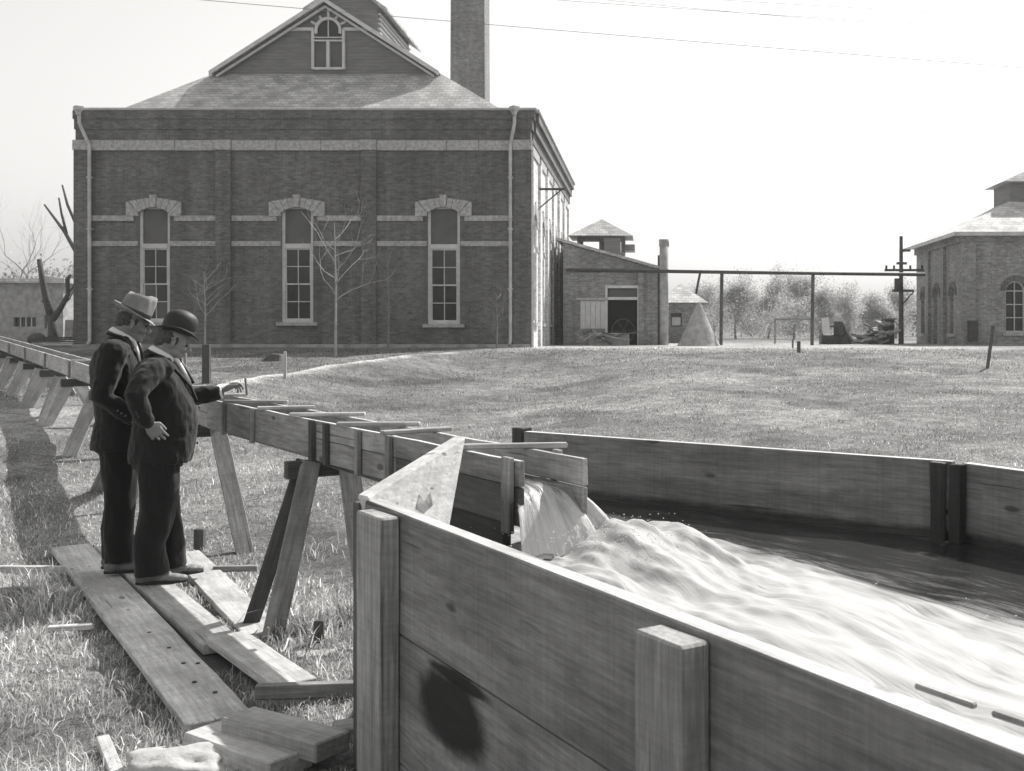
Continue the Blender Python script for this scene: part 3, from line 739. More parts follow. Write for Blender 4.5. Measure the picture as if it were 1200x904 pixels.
# small house behind the sand pile
HY = 56.0
def hx(px): return (px - CX) / F * HY
def hz(py): return EYE - (py - CY) / F * HY
ho = thing('small_house', 'small hip-roofed brick house behind the sand pile', 'building', (hx(800), HY, GZ))
a, b = hx(776), hx(822)
mb = MB(); w0, w1, z0, z1 = hx(786), hx(799), hz(383), hz(367)
mb.box(a, w0, HY, HY + .3, GZ - .2, hz(355)); mb.box(w1, b, HY, HY + .3, GZ - .2, hz(355)); mb.box(w0, w1, HY, HY + .3, GZ - .2, z0); mb.box(w0, w1, HY, HY + .3, z1, hz(355)); mb.box(b - .3, b, HY + .3, HY + 5, GZ - .2, hz(355)); mb.box(a, a + .3, HY + .3, HY + 5, GZ - .2, hz(355))
mb.build('wall', 'brick_grey', ho)
q = [(a - .35, HY - .35, hz(355)), (b + .35, HY - .35, hz(355)), (b + .35, HY + 5.3, hz(355)), (a - .35, HY + 5.3, hz(355))]; ap = [((a + b) / 2, HY + 2.2, hz(330)), ((a + b) / 2, HY + 2.9, hz(330))]
mb = MB(); mb.face([q[0], q[1], ap[0]]); mb.face([q[1], q[2], ap[1], ap[0]]); mb.face([q[2], q[3], ap[1]]); mb.face([q[3], q[0], ap[0], ap[1]]); mb.face(q[::-1]); mb.build('roof', 'roof', ho)
wn = MB().box(w0, w0 + .06, HY + .05, HY + .15, z0, z1).box(w1 - .06, w1, HY + .05, HY + .15, z0, z1).box(w0 + .06, w1 - .06, HY + .05, HY + .15, z0, z0 + .06).box(w0 + .06, w1 - .06, HY + .05, HY + .15, z1 - .22, z1).build('window', 'iron', ho)
MB().box(w0 + .06, w1 - .06, HY + .09, HY + .11, z0 + .06, z1 - .22).build('pane', 'trim', wn)
# cone-shaped pile of sand
CYp = 43.0; cx = xx(819, CYp); rz = (842 - 795) / 2 / F * CYp; hz_ = (409 - 357) / F * CYp
bm = bmesh.new(); n, m = 40, 14; rings = []
for i in range(m + 1):
    f = i / m; r = rz * (1.06 - f) ** 1.0 if i else rz * 1.12
    rings.append([bm.verts.new((r * math.cos(2 * math.pi * k / n) * (1 + .09 * mnoise.noise((k * .45, i * .4, 3)) + .04 * mnoise.noise((k * 1.1, i * 1.3, 7))), r * math.sin(2 * math.pi * k / n), hz_ * f * (1 + .02 * mnoise.noise((k * .5, i, 9))))) for k in range(n)])
for i in range(m):
    for k in range(n): bm.faces.new((rings[i][k], rings[i][(k + 1) % n], rings[i + 1][(k + 1) % n], rings[i + 1][k]))
bm.faces.new(rings[-1])
me = bpy.data.meshes.new('sand_pile'); bm.to_mesh(me); bm.free()
o = link('sand_pile', me, None, 'dirt_pile'); o.location = (cx, CYp, GZ - .03); tag(o, 'steep cone-shaped pale sand pile right of the vent pipe', 'sand pile')

# ------------------------------------------------------------------ long overhead pipe on posts
pl = thing('pipeline', 'long thin overhead pipe carried on slender posts between the buildings', 'pipeline', (xx(845, 45), 45, GZ))
za, zb_ = EYE + (392 - 316.5) / F * 45, EYE + (392 - 322) / F * 45
MB().tube([(xx(664, 45), 45, za), (xx(870, 45), 45, (za + zb_) / 2 - .01), (xx(1084, 45), 45, zb_)], .075, 10).build('pipe', 'iron', pl, smooth=True)
for px in (845, 952):
    x = xx(px, 45); MB().tube([(x, 45.1, GZ - .2), (x + .04, 45.1, (za + zb_) / 2 - .07)], .075, 8).build('post', 'wood_dark', pl)
MB().tube([(xx(821, 45), 45, za - .05), (xx(818, 45), 45, za - .55), (xx(816, 45), 45.2, za - 1.0)], .05, 8).build('hanging_pipe', 'iron', pl)

# ------------------------------------------------------------------ round-arched brick building at the right
RY = 46.0
def rx(px, Y=RY): return (px - CX) / F * Y
def rzz(py, Y=RY): return EYE - (py - CY) / F * Y
rb = thing('arched_brick_building', 'brick building at the right edge with arched windows and a pale hip roof', 'building', (18, RY, GZ))
xl = rx(1130); yr = 54.2; zt = rzz(274); zb = GZ - .3
xR = xl + 10.5
def arch_wall(mb, u0, u1, z0, z1, ops, wmap, t=.4, n=8):
    """wall with round-headed openings (c, hw, zsill, zspring)"""
    def bx(a, b, c, d):
        mb.hexa([wmap(u, v, z) for z in (c, d) for (u, v) in ((a, 0), (b, 0), (b, t), (a, t))])
    u = u0
    for (c, hw, zs, zp) in sorted(ops):
        bx(u, c - hw, z0, z1); bx(c - hw, c + hw, z0, zs)
        for k in range(n):
            a0, a1 = math.pi - math.pi * k / n, math.pi - math.pi * (k + 1) / n
            ua, ub = c + hw * math.cos(a0), c + hw * math.cos(a1); q0, q1 = zp + hw * math.sin(a0), zp + hw * math.sin(a1)
            mb.hexa([wmap(ua, 0, q0), wmap(ub, 0, q1), wmap(ub, t, q1), wmap(ua, t, q0), wmap(ua, 0, z1), wmap(ub, 0, z1), wmap(ub, t, z1), wmap(ua, t, z1)])
        u = c + hw
    bx(u, u1, z0, z1)
fm = lambda u, v, z: (u, RY + v, z)
sm = lambda u, v, z: (xl + v, u, z)
fo = [(rx(1190.5), .44, rzz(390), rzz(341))] + [(rx(1190.5) + 3.6 * k, .44, rzz(390), rzz(341)) for k in (1,)]
mb = MB(); arch_wall(mb, xl, xR, zb, zt, fo, fm); mb.build('wall', 'brick_grey', rb)
Ys = [RY + .4 + (yr - RY - .4) * f for f in (.18, .52, .83)]
so_ = [(Ys[0], .42, rzz(391), rzz(345)), (Ys[1], .48, GZ, rzz(345)), (Ys[2], .42, rzz(391), rzz(345))]
mb = MB(); arch_wall(mb, RY + .4, yr, zb, zt, so_, sm); mb.build('wall', 'brick_grey', rb)
MB().box(xl + .4, xR, yr - .4, yr, zb, zt).build('wall', 'brick_grey', rb); MB().box(xR - .4, xR, RY + .4, yr - .4, zb, zt).build('wall', 'brick_grey', rb)
for f in (.34, .68):
    y = RY + .4 + (yr - RY - .4) * f; MB().box(xl - .14, xl - .003, y - .25, y + .25, zb, zt - .35).build('pilaster', 'brick_grey', rb)
MB().box(xl - .14, xl + .45, RY - .14, RY - .003, zb, zt - .35).build('pilaster', 'brick_grey', rb)
MB().box(xl - .12, xR, RY - .12, RY - .003, zt - .34, zt).box(xl - .12, xl - .003, RY, yr, zt - .34, zt).build('cornice', 'brick_grey', rb)
def arch_win(c, hw, z0, zp, wmap, v=.18, door=False):
    def bx(mb, a, b, c_, d, va=v, vb=v + .08): mb.hexa([wmap(u, q, z) for z in (c_, d) for (u, q) in ((a, va), (b, va), (b, vb), (a, vb))])
    mb = MB(); bx(mb, c - hw, c - hw + .07, z0, zp); bx(mb, c + hw - .07, c + hw, z0, zp); bx(mb, c - hw + .07, c + hw - .07, z0, z0 + .08)
    for a0, a1 in zip(np.linspace(0, math.pi, 9), np.linspace(0, math.pi, 9)[1:]):
        q = [(c + r * math.cos(a), zp + r * math.sin(a)) for (r, a) in ((hw, a0), (hw - .07, a0), (hw - .07, a1), (hw, a1))]
        mb.prism([wmap(u, v, z) for u, z in q], Vector(wmap(0, v + .08, 0)) - Vector(wmap(0, v, 0)))
    bx(mb, c - .02, c + .02, z0 + .08, zp + hw - .07)
    for f in (.33, .66, 1.0):
        z = z0 + .08 + (zp - z0 - .08) * f
        for (a, b) in ((c - hw + .07, c - .02), (c + .02, c + hw - .07)): bx(mb, a, b, z - .02, z + .02)
    wn = mb.build('door' if door else 'window', 'trim', rb)
    mb = MB(); q = [(c - hw, z0), (c + hw, z0)] + [(c + hw * math.cos(a), zp + hw * math.sin(a)) for a in np.linspace(0, math.pi, 13)]
    mb.prism([wmap(u, v + .1, z) for u, z in q], Vector(wmap(0, v + .12, 0)) - Vector(wmap(0, v + .1, 0))).build('pane', 'glass', wn)
    if not door:
        mb = MB(); bx(mb, c - hw - .12, c + hw + .12, z0 - .14, z0, -.1, v); mb.build('sill', 'stone', wn)
    # arch ring of headers
    for k in range(9):
        a0, a1 = math.pi * k / 9 + .012, math.pi * (k + 1) / 9 - .012
        q = [(c + r * math.cos(a), zp + r * math.sin(a)) for (r, a) in ((hw + .01, a0), (hw + .24, a0), (hw + .24, a1), (hw + .01, a1))]
        MB().prism([wmap(u, -.035, z) for u, z in q], Vector(wmap(0, -.003, 0)) - Vector(wmap(0, -.035, 0))).build('arch_brick', 'brick', rb)
for (c, hw, a, b) in fo: arch_win(c, hw, a, b, fm)
for i, (c, hw, a, b) in enumerate(so_): arch_win(c, hw, a, b, sm, door=(i == 1))
q = [(xl - .55, RY - .55, zt), (xR + .5, RY - .55, zt), (xR + .5, yr + .5, zt), (xl - .55, yr + .5, zt)]
sl_ = .50; run = 3.55; tz = zt + run * sl_
t4 = [(xl - .55 + run, RY - .55 + run, tz), (xR + .5 - run, RY - .55 + run, tz), (xR + .5 - run, yr + .5 - run, tz), (xl - .55 + run, yr + .5 - run, tz)]
mb = MB()
for i in range(4): mb.face([q[i], q[(i + 1) % 4], t4[(i + 1) % 4], t4[i]])
mb.face(t4); mb.build('roof', 'roof2', rb)
MB().box(xl - .56, xR + .51, RY - .62, RY - .551, zt - .14, zt + .02).box(xl - .62, xl - .551, RY - .62, yr + .55, zt - .14, zt + .02).box(xl - .55, xR + .5, RY - .55, yr + .5, zt + .001, zt + .02).build('gutter', 'metal_light', rb)
lc = MB().box(t4[0][0] - .05, t4[1][0] + .05, t4[0][1] - .05, t4[2][1] + .05, tz - .3, tz + .85).build('roof_monitor', 'siding', rb)
cx_, cy_ = (t4[0][0] + t4[1][0]) / 2, (t4[0][1] + t4[2][1]) / 2
q = [(t4[0][0] - .45, t4[0][1] - .45, tz + .85), (t4[1][0] + .45, t4[0][1] - .45, tz + .85), (t4[1][0] + .45, t4[2][1] + .45, tz + .85), (t4[0][0] - .45, t4[2][1] + .45, tz + .85)]
mb = MB(); ap = (cx_, cy_, tz + 2.1)
for i in range(4): mb.face([q[i], q[(i + 1) % 4], ap])
mb.face(q[::-1]); mb.build('monitor_roof', 'roof', lc)
# dark box on the wall
MB().box(xl + .1, xl + .5, RY - .3, RY - .145, rzz(400), rzz(376)).build('meter_box', 'iron', rb)

# ------------------------------------------------------------------ utility pole and things round it
t = thing('utility_pole', 'utility pole with crossarms and a transformer beside the right brick building', 'utility pole', (rx(1056, 50), 50, GZ))
def ux(px): return (px - CX) / F * 50
def uz(py): return EYE - (py - CY) / F * 50
MB().tube([(ux(1056), 50, GZ - .3), (ux(1056), 50, uz(277))], [.13, .08], 8).build('shaft', 'wood_dark', t)
for (a, b, py) in ((1054, 1066, 294), (1050, 1062, 309), (1036, 1082, 317), (1045, 1070, 341)):
    MB().box(ux(a), ux(b), 49.85, 49.92, uz(py + 1.4), uz(py - 1.4)).build('crossarm', 'wood_dark', t)
for a in (1038, 1047, 1066, 1080): MB().tube([(ux(a), 49.88, uz(315.5)), (ux(a), 49.88, uz(311.5))], .05, 6).build('insulator', 'glass', t)
MB().tube([(ux(1051), 49.7, uz(341)), (ux(1051), 49.7, uz(327))], .19, 10).build('transformer', 'iron', t, smooth=True)
MB().tube([(ux(1070), 49.85, uz(342)), (ux(1058), 49.9, uz(356))], .03, 6).build('brace', 'wood_dark', t)
# little dark hut at the pole's foot
t = thing('hut', 'small dark board hut beside the foot of the utility pole', 'hut', (ux(1045), 51, GZ))
for k in range(6):
    a = ux(1040) + (ux(1054) - ux(1040)) * k / 6; MB().box(a + .004, a + (ux(1054) - ux(1040)) / 6 - .004, 51, 51.04, GZ - .1, uz(375)).build('board', 'wood_dark', t)
MB().box(ux(1040), ux(1054), 51.045, 52.2, GZ - .1, uz(376)).build('wall', 'wood_dark', t)
MB().prism([(ux(1040) - .1, 50.9, uz(374)), (ux(1054) + .1, 50.9, uz(374)), (ux(1054) + .1, 52.4, uz(376) + .02), (ux(1040) - .1, 52.4, uz(376) + .02)], (0, 0, .06)).build('roof', 'roof', t)
# scrap: lumber and stones heaps
def board_at(name, px, py, Y, L, wid, thk, yaw, pitch, mat, label, group=None, cat='board'):
    c = P(px, py, Y); d = Vector((math.cos(yaw) * math.cos(pitch), math.sin(yaw) * math.cos(pitch), math.sin(pitch))) * L / 2
    o = plank(name, c - d, c + d, wid, thk, mat); tag(o, label, cat, group); return o
r = random.Random(3); Yh = 50
gh = EYE - 1.14
hp = []
for k in range(46):
    px = r.uniform(996, 1040); hmax = 4 + 26 * max(0, (px - 996) / 44) ** 1.4
    py = 404 - r.uniform(0, 1) * hmax
    hp.append((px, py))
for k, (px, py) in enumerate(hp):
    c = P(px, py, Yh + r.uniform(-.6, .8)); yaw = r.uniform(0, 3.1); pit = r.uniform(-.5, .5); L = r.uniform(.5, 1.3)
    d = Vector((math.cos(yaw) * math.cos(pit), math.sin(yaw) * math.cos(pit), math.sin(pit))) * L / 2
    o = plank('scrap_timber', c - d, c + d, r.uniform(.12, .3), r.uniform(.05, .14), r.choice(['wood', 'wood_dark', 'wood_mid', 'concrete']))
    tag(o, 'short piece of scrap timber in the heap left of the utility pole', 'scrap timber', 'timber in the scrap heap')
# white sheet and dark machine
t = thing('scrap_engine', 'dark scrap engine with a flywheel left of the timber heap', 'machine', P(985, 405, 49))
def mpt(px, py, Y=49): return P(px, py, Y)
a = mpt(963, 406); 
MB().box(a.x, mpt(996, 0).x, 49, 49.8, GZ - .05, mpt(0, 393).z).build('bed', 'iron', t, bevel=.03)
MB().tube([mpt(984, 394, 49.1), mpt(984, 377, 49.1)], .28, 10).build('cylinder', 'iron', t, smooth=True)
MB().tube([(mpt(974, 393).x + .42 * math.cos(q), 48.9, mpt(974, 393).z + .42 * math.sin(q)) for q in np.linspace(0, 6.283, 17)], .05, 6, cap=False).build('flywheel', 'iron', t, smooth=True)
MB().tube([mpt(990, 388, 49.2), mpt(998, 400, 49.0)], .12, 8).build('exhaust', 'iron', t)
o = MB().hexa([P(964, 392, 48.6), P(973, 391, 48.6), P(973, 391, 48.7), P(964, 392, 48.7), P(962.5, 373, 48.85), P(971, 372, 48.85), P(971, 372, 48.95), P(962.5, 373, 48.95)]).build('white_panel', 'trim', None, P(968, 392, 48.65))
tag(o, 'small white panel leaning on the scrap engine', 'panel')
t = thing('hitching_rail', 'low wooden rail on two posts in front of the far bushes', 'rail', P(930, 400, 52))
MB().box(P(908, 0, 52).x, P(952, 0, 52).x, 51.96, 52.04, EYE + (392 - 375.5) / F * 52, EYE + (392 - 374) / F * 52 + .03).build('rail', 'wood', t)
for px in (908.5, 951): MB().box(P(px, 0, 52).x - .04, P(px, 0, 52).x + .04, 52.045, 52.13, GZ - .1, EYE + (392 - 374) / F * 52 + .03).build('post', 'wood', t)
# machinery before the shed
t = thing('stone_trough', 'pale stone trough before the boarded window of the engine shed', 'trough', P(712, 403, 44))
a, b, z0, z1 = P(690, 0, 44).x, P(737, 0, 44).x, GZ - .05, EYE - (391 - 392) / F * 44 + .02
MB().box(a, b, 44, 44.15, z0, z1).box(a, b, 44.65, 44.8, z0, z1).box(a, a + .15, 44.15, 44.65, z0, z1).box(b - .15, b, 44.15, 44.65, z0, z1).build('basin', 'concrete', t, bevel=.02)
MB().box(a + .2, b - .2, 44.17, 44.63, z0, z0 + .2).build('base', 'concrete', t)
for k in range(14):
    c = P(r.uniform(678, 742), r.uniform(389, 402), 43.7 + r.uniform(0, .2)); yaw = r.uniform(-.6, .6); pit = r.uniform(-.7, .7); d = Vector((math.cos(yaw) * math.cos(pit), math.sin(yaw) * .3, math.sin(pit))) * r.uniform(.2, .5)
    o = plank('scrap_wood', c - d, c + d, r.uniform(.06, .2), .05, r.choice(['wood', 'wood_dark', 'concrete'])); tag(o, 'piece of scrap wood lying about the stone trough', 'scrap wood', 'scrap round the stone trough')

# ------------------------------------------------------------------ far left: low outbuilding
OY = 60.0
def ox(px): return (px - CX) / F * OY
def oz(py): return EYE - (py - CY) / F * OY
ob = thing('low_outbuilding', 'long low pale outbuilding with a flat light roof at the left edge', 'building', (ox(30), OY, GZ))
a, b = ox(-120), ox(74); z1 = oz(332); o_ = [(ox(16), ox(42), oz(383), oz(372)), (ox(-40), ox(-14), oz(383), oz(372)), (ox(52), ox(60), oz(385), oz(370))]
mb = MB(); wall_front(mb, None, o_, a, b, OY, GZ - .3, z1, .3); mb.box(b - .3, b, OY + .3, OY + 6, GZ - .3, z1); mb.build('wall', 'concrete', ob)
MB().box(a - .3, b + .35, OY - .5, OY + 6.4, z1 + .002, z1 + .24).build('roof', 'roof2', ob)
for (p, q, s, t_) in o_:
    wn = MB().box(p, q, OY + .18, OY + .22, s, t_).build('window', 'glass', ob)
    for k in range(1, 4): MB().box(p + (q - p) * k / 4 - .03, p + (q - p) * k / 4 + .03, OY + .12, OY + .178, s, t_).build('muntin', 'trim', wn)
o = MB().hexa([P(75, 398, 44), P(85, 398, 44), P(85, 398, 44) + Vector((0, .4, 0)), P(75, 398, 44) + Vector((0, .4, 0)), P(76, 375, 44), P(86, 375, 44), P(86, 375, 44) + Vector((0, .4, 0)), P(76, 375, 44) + Vector((0, .4, 0))]).build('pale_crate', 'concrete', None, P(80, 400, 44), bevel=.02)
tag(o, 'upright pale crate at the left corner of the pump house', 'crate')
for k, w_ in enumerate(('topmost', 'second from top', 'middle', 'second from bottom', 'bottom')):
    c = P(58 + k * 1.5, 396 + k * 2.2, 41 - k * .25)
    o = plank('stacked_board', c - Vector((.75, 0, 0)), c + Vector((.75, .1, 0)), .3, .06, r.choice(['wood', 'wood_dark', 'wood_mid'])); tag(o, 'rough board left of the pump house, %s of its low stack' % w_, 'board', 'boards stacked left of the pump house')
o = MB().ball(P(43, 398, 41), (.35, .3, .26)).build('boulder', 'bark', None, P(43, 402, 41), smooth=True); tag(o, 'dark round boulder left of the board stack', 'boulder')

# ------------------------------------------------------------------ trees
def leaves(name, pts, size, n, spread, mat, parent, seed, lo=.5, hi=1.5, flat=1.0):
    g = np.random.default_rng(seed); pts = np.array(pts); idx = g.integers(0, len(pts), n)
    c = pts[idx] + g.normal(0, 1, (n, 3)) * spread * np.array([1, 1, flat])
    a = g.normal(0, 1, (n, 3)); a /= np.linalg.norm(a, axis=1)[:, None]; b = np.cross(a, g.normal(0, 1, (n, 3))); b /= np.linalg.norm(b, axis=1)[:, None]
    s = size * g.uniform(.5, 1.4, (n, 1)); a = a * s; b = b * s * .6
    v = np.stack([c - a, c + b, c + a, c - b], 1).reshape(-1, 3)
    me = bpy.data.meshes.new(name); off = np.array(wmat(parent).translation) if parent else 0
    me.from_pydata((v - off).tolist(), [], np.arange(4 * n).reshape(-1, 4).tolist())
    clump = g.uniform(lo, hi, len(pts))[idx] * g.uniform(.8, 1.2, n)
    at = me.attributes.new('tone', 'FLOAT', 'POINT'); at.data.foreach_set('value', np.repeat(clump, 4).astype(np.float32))
    return link(name, me, parent, mat)
def grow(mb, p, d, L, r0, depth, rg, tips, spread=.6, upw=.15, k=(2, 3), shrink=.72, sides=5, gnarl=.12, every=None):
    n = 4; pts = [p]; q = p.copy(); dd = d.copy(); rads = [r0]
    for i in range(n):
        dd = (dd + Vector((rg.gauss(0, gnarl), rg.gauss(0, gnarl), rg.gauss(0, gnarl) + upw * .25))).normalized()
        q = q + dd * L / n; pts.append(q.copy()); rads.append(r0 * (1 - .38 * (i + 1) / n))
        if every is not None and i > 0: every.append(q.copy())
    mb.tube(pts, rads, max(3, sides), cap=depth == 0)
    if depth == 0: tips.append(q); return
    m = rg.randint(*k)
    for j in range(m):
        s = pts[-1] if j < 2 else pts[rg.choice((2, 3))]
        az = rg.uniform(0, 6.283); ax = dd.orthogonal().normalized(); ax = Matrix.Rotation(az, 3, dd) @ ax
        nd = (Matrix.Rotation(spread * rg.uniform(.5, 1.25), 3, ax) @ dd + Vector((0, 0, upw))).normalized()
        grow(mb, s.copy(), nd, L * shrink * rg.uniform(.75, 1.2), rads[-1] * rg.uniform(.6, .85), depth - 1, rg, tips, spread, upw, k, shrink, sides - 1, gnarl, every)
def tree(name, label, cat, base, h, r0, seed, depth=4, bark='bark', leaf=None, nleaf=0, lsize=.1, lspread=.3, group=None, lean=(0, 0, 1), lo=.5, hi=1.5, skirt=0, **kw):
    rg = random.Random(seed); t = thing(name, label, cat, base, group); mb = MB(); tips = []; ev = []
    grow(mb, Vector(base) - Vector((0, 0, .15)), Vector(lean).normalized(), h, r0, depth, rg, tips, every=ev, **kw)
    mb.build('trunk', bark, t)
    pts_ = [tuple(p) for p in tips + ev[len(ev) // 3:]]
    if skirt:
        for _ in range(int(len(pts_) * .5)):
            u = Vector((rg.gauss(0, 1), rg.gauss(0, 1), rg.gauss(0, 1))).normalized() * rg.random() ** .4
            pts_.append((base[0] + u.x * skirt, base[1] + u.y * skirt, base[2] + skirt * .75 + u.z * skirt * .75))
    if leaf: leaves('crown', pts_, lsize, nleaf, lspread, leaf, t, seed, lo, hi)
    return t
# far tree line at the right, behind the pipeline
far = [(862, 86, 2.3, 'broad leafy tree just right of the sand pile', 1), (900, 92, 2.05, 'tall rounded leafy tree in the middle of the far tree line', 2), (930, 84, 1.9, 'leafy tree right of the tallest far tree', 3),
       (960, 98, 1.7, 'low thin leafy tree behind the second pipeline post', 4), (995, 88, 1.7, 'sparse bushy tree behind the white panel', 5), (1022, 80, 1.6, 'sparse twiggy tree behind the timber heap', 6), (1050, 95, 1.9, 'thin leafy tree behind the utility pole', 7), (836, 100, 2.1, 'leafy tree half hidden by the small house', 8)]
for (px, Y, h, lab, s) in far:
    x = (px - CX) / F * Y
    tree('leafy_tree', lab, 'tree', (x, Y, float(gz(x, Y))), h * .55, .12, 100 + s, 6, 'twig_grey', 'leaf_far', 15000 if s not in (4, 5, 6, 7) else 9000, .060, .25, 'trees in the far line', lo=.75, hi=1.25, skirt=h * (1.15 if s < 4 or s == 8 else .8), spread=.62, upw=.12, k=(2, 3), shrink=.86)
for i, (px, Y, lab) in enumerate(((1078, 130, 'hazy distant tree at the left end of the arched brick building'), (880, 150, 'hazy distant tree between the two tallest far trees'), (985, 140, 'hazy distant tree right of the second pipeline post'), (930, 160, 'hazy distant tree seen through the hitching rail'), (1040, 150, 'hazy distant tree behind the timber heap and the dark hut'), (22, 120, 'hazy distant tree above the roof of the low outbuilding'))):
    x = (px - CX) / F * Y
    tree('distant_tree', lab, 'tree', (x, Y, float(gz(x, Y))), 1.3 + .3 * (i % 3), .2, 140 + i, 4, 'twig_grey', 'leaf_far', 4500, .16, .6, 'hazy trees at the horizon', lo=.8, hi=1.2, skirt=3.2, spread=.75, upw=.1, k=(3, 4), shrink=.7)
# left trees
x = (8 - CX) / F * 66; tree('bare_tree', 'pale bare tree with fine twigs above the low outbuilding', 'tree', (x, 66, 1.15), 2.7, .16, 31, 6, 'twig_grey', None, 0, .045, .25, spread=.55, upw=.12, k=(2, 3), shrink=.76)
x = (72 - CX) / F * 70; tree('leafy_tree', 'pale leafy tree behind the pruned tree at left', 'tree', (x, 70, 1.15), 2.1, .16, 33, 4, 'twig_grey', 'leaf_far', 1700, .12, .34, spread=.7, upw=.12, k=(3, 4), shrink=.7)
x = (40 - CX) / F * 74; tree('leafy_tree', 'pale leafy tree behind the right end of the low outbuilding', 'tree', (x, 74, 1.15), 1.9, .16, 35, 4, 'twig_grey', 'leaf_far', 1500, .12, .36, spread=.75, upw=.1, k=(3, 4), shrink=.7)
t = thing('pruned_tree', 'dark pruned tree with two stub limbs left of the pump house', 'tree', P(64, 400, 46))
def pp(px, py, Y=46): return P(px, py, Y)
mb = MB().tube([pp(63, 402), pp(62, 386), pp(60, 370)], [.26, .2, .19], 9)
mb.tube([pp(60, 371), pp(54, 350), pp(50, 330), pp(46, 304)], [.18, .15, .13, .1], 8).tube([pp(62, 374), pp(72, 360), pp(80, 345), pp(79, 328), pp(83, 322)], [.16, .12, .1, .1, .06], 8)
mb.build('trunk', 'bark', t, smooth=True)
MB().tube([pp(80, 345), pp(86, 336), pp(88, 331)], [.05, .04, .02], 5).tube([pp(57, 360), pp(48, 352)], [.04, .02], 5).tube([pp(73, 358), pp(82, 350), pp(86, 340)], [.05, .03, .02], 5).build('twig', 'bark', t)
t = thing('bare_snag', 'tall dark bare snag with forked limbs beside the left corner of the pump house', 'tree', pp(104, 398, 59))
mb = MB().tube([pp(108, 400, 59), pp(102, 350, 59), pp(92, 300, 59), pp(76, 272, 59), pp(52, 240, 59)], [.2, .17, .13, .1, .05], 7).tube([pp(78, 274, 59), pp(72, 250, 59), pp(69, 232, 59)], [.09, .07, .05], 6).tube([pp(96, 292, 59), pp(90, 265, 59), pp(79, 240, 59), pp(73, 217, 59)], [.12, .1, .08, .05], 6)
mb.build('trunk', 'bark', t, smooth=True)
# young bare trees before the pump house
def sapling(label, px, py, h, seed, mat='twig', sc_=1.0, **kw):
    b = gpt(px, py); rg = random.Random(seed); t = thing('sapling', label, 'tree', b, 'young trees before the pump house'); mb = MB(); tw = MB()
    mb.tube([b - Vector((0, 0, .1)), b + Vector((.02, 0, h * .5)), b + Vector((-.03, 0, h))], [.045 * sc_, .032 * sc_, .012 * sc_], 6); mb.build('trunk', mat, t)
    tips = []
    for k in range(12):
        f = .42 + .5 * k / 12; az = k * 2.4 + rg.uniform(-.3, .3)
        d = Vector((math.cos(az), math.sin(az), .75)).normalized()
        grow(tw, b + Vector((0, 0, h * f)), d, h * (.30 - .16 * (f - .4)) * rg.uniform(.7, 1.2), .017 * sc_, 2, rg, tips, spread=.5, upw=.2, k=(2, 3), shrink=.6, sides=4)
    tw.build('branch', mat, t)
sapling('young bare tree in front of the middle window of the pump house', 393, 418, 3.95, 51)
sapling('young bare tree standing left of the right-hand window of the pump house', 455, 410, 3.1, 52, sc_=.8, mat='twig_grey')
sapling('young bare tree rising behind the bowler hat', 240, 411, 2.6, 53, sc_=.9)
sapling('thin young tree beside the right downspout of the pump house', 582, 409, 1.9, 54, sc_=.8, mat='twig_grey')

# ------------------------------------------------------------------ overhead wires
def wire(p, q, sag, rad, lab):
    pts = [(p * (1 - f) + q * f) - Vector((0, 0, sag * 4 * f * (1 - f))) for f in np.linspace(0, 1, 25)]
    o = MB().tube(pts, rad, 4).build('overhead_wire', 'wire', None, p); tag(o, lab, 'wire', 'overhead wires')
wire(P(-300, -48, 34), P(1500, 103, 34), .1, .010, 'lowest overhead wire crossing the gable and the chimney')
wire(P(-300, -80, 36), P(1500, 52, 36), .3, .008, 'second overhead wire above the lowest one')
wire(P(200, -46, 36), P(1500, 33, 36), .2, .008, 'third overhead wire counted from the lowest')
wire(P(300, -46, 36), P(1500, 60, 33), .3, .007, 'fine overhead wire between the lowest and the second')

# ------------------------------------------------------------------ stakes and small things on the lawn
def stake(px, py, topx, topy, wpx, mat, lab, name='stake', sq=True):
    b = gpt(px, py); Y = b.y; t = P(topx, topy, Y)
    o = plank(name, b - Vector((0, 0, .15)), t, wpx / F * Y, wpx / F * Y * .7, mat, None, side=(1, 0, 0)); tag(o, lab, 'stake', 'stakes')
stake(242, 450, 242, 404, 8.5, 'wood_dark', 'thick dark stake on the lawn just behind the reaching hand')
stake(334, 444, 334, 412, 3, 'wood_mid', 'thin pale stake on the lawn right of the dark stake')
stake(936, 414, 936, 400, 4, 'wood_dark', 'short dark stake at the far edge of the right lawn')
stake(1156, 432, 1164, 382, 3.5, 'wood_dark', 'leaning thin iron stake before the arched brick building')
stake(929, 408, 929, 398, 2, 'wood_dark', 'thin low stake left of the short dark stake')
stake(233, 645, 234, 620, 11, 'wood_dark', 'stub of a post behind the feet of the man in the bowler')
stake(374, 752, 374, 727, 11, 'wood_dark', 'short dark peg in the weeds behind the near trestle')
stake(217, 440, 217, 405, 3, 'wood', 'thin stake seen between the face and the hand of the man in the bowler')
b = gpt(315, 424)
o = MB().hexa([b + Vector(q) for q in ((-.32, 0, -.05), (.32, 0, -.05), (.3, .5, -.05), (-.3, .5, -.05), (.02, .1, .23), (.28, .1, .2), (.27, .45, .18), (.05, .4, .22))]).build('dirt_clod', 'bark', None, b, bevel=.03); tag(o, 'small dark heap of earth on the lawn before the middle window', 'heap')

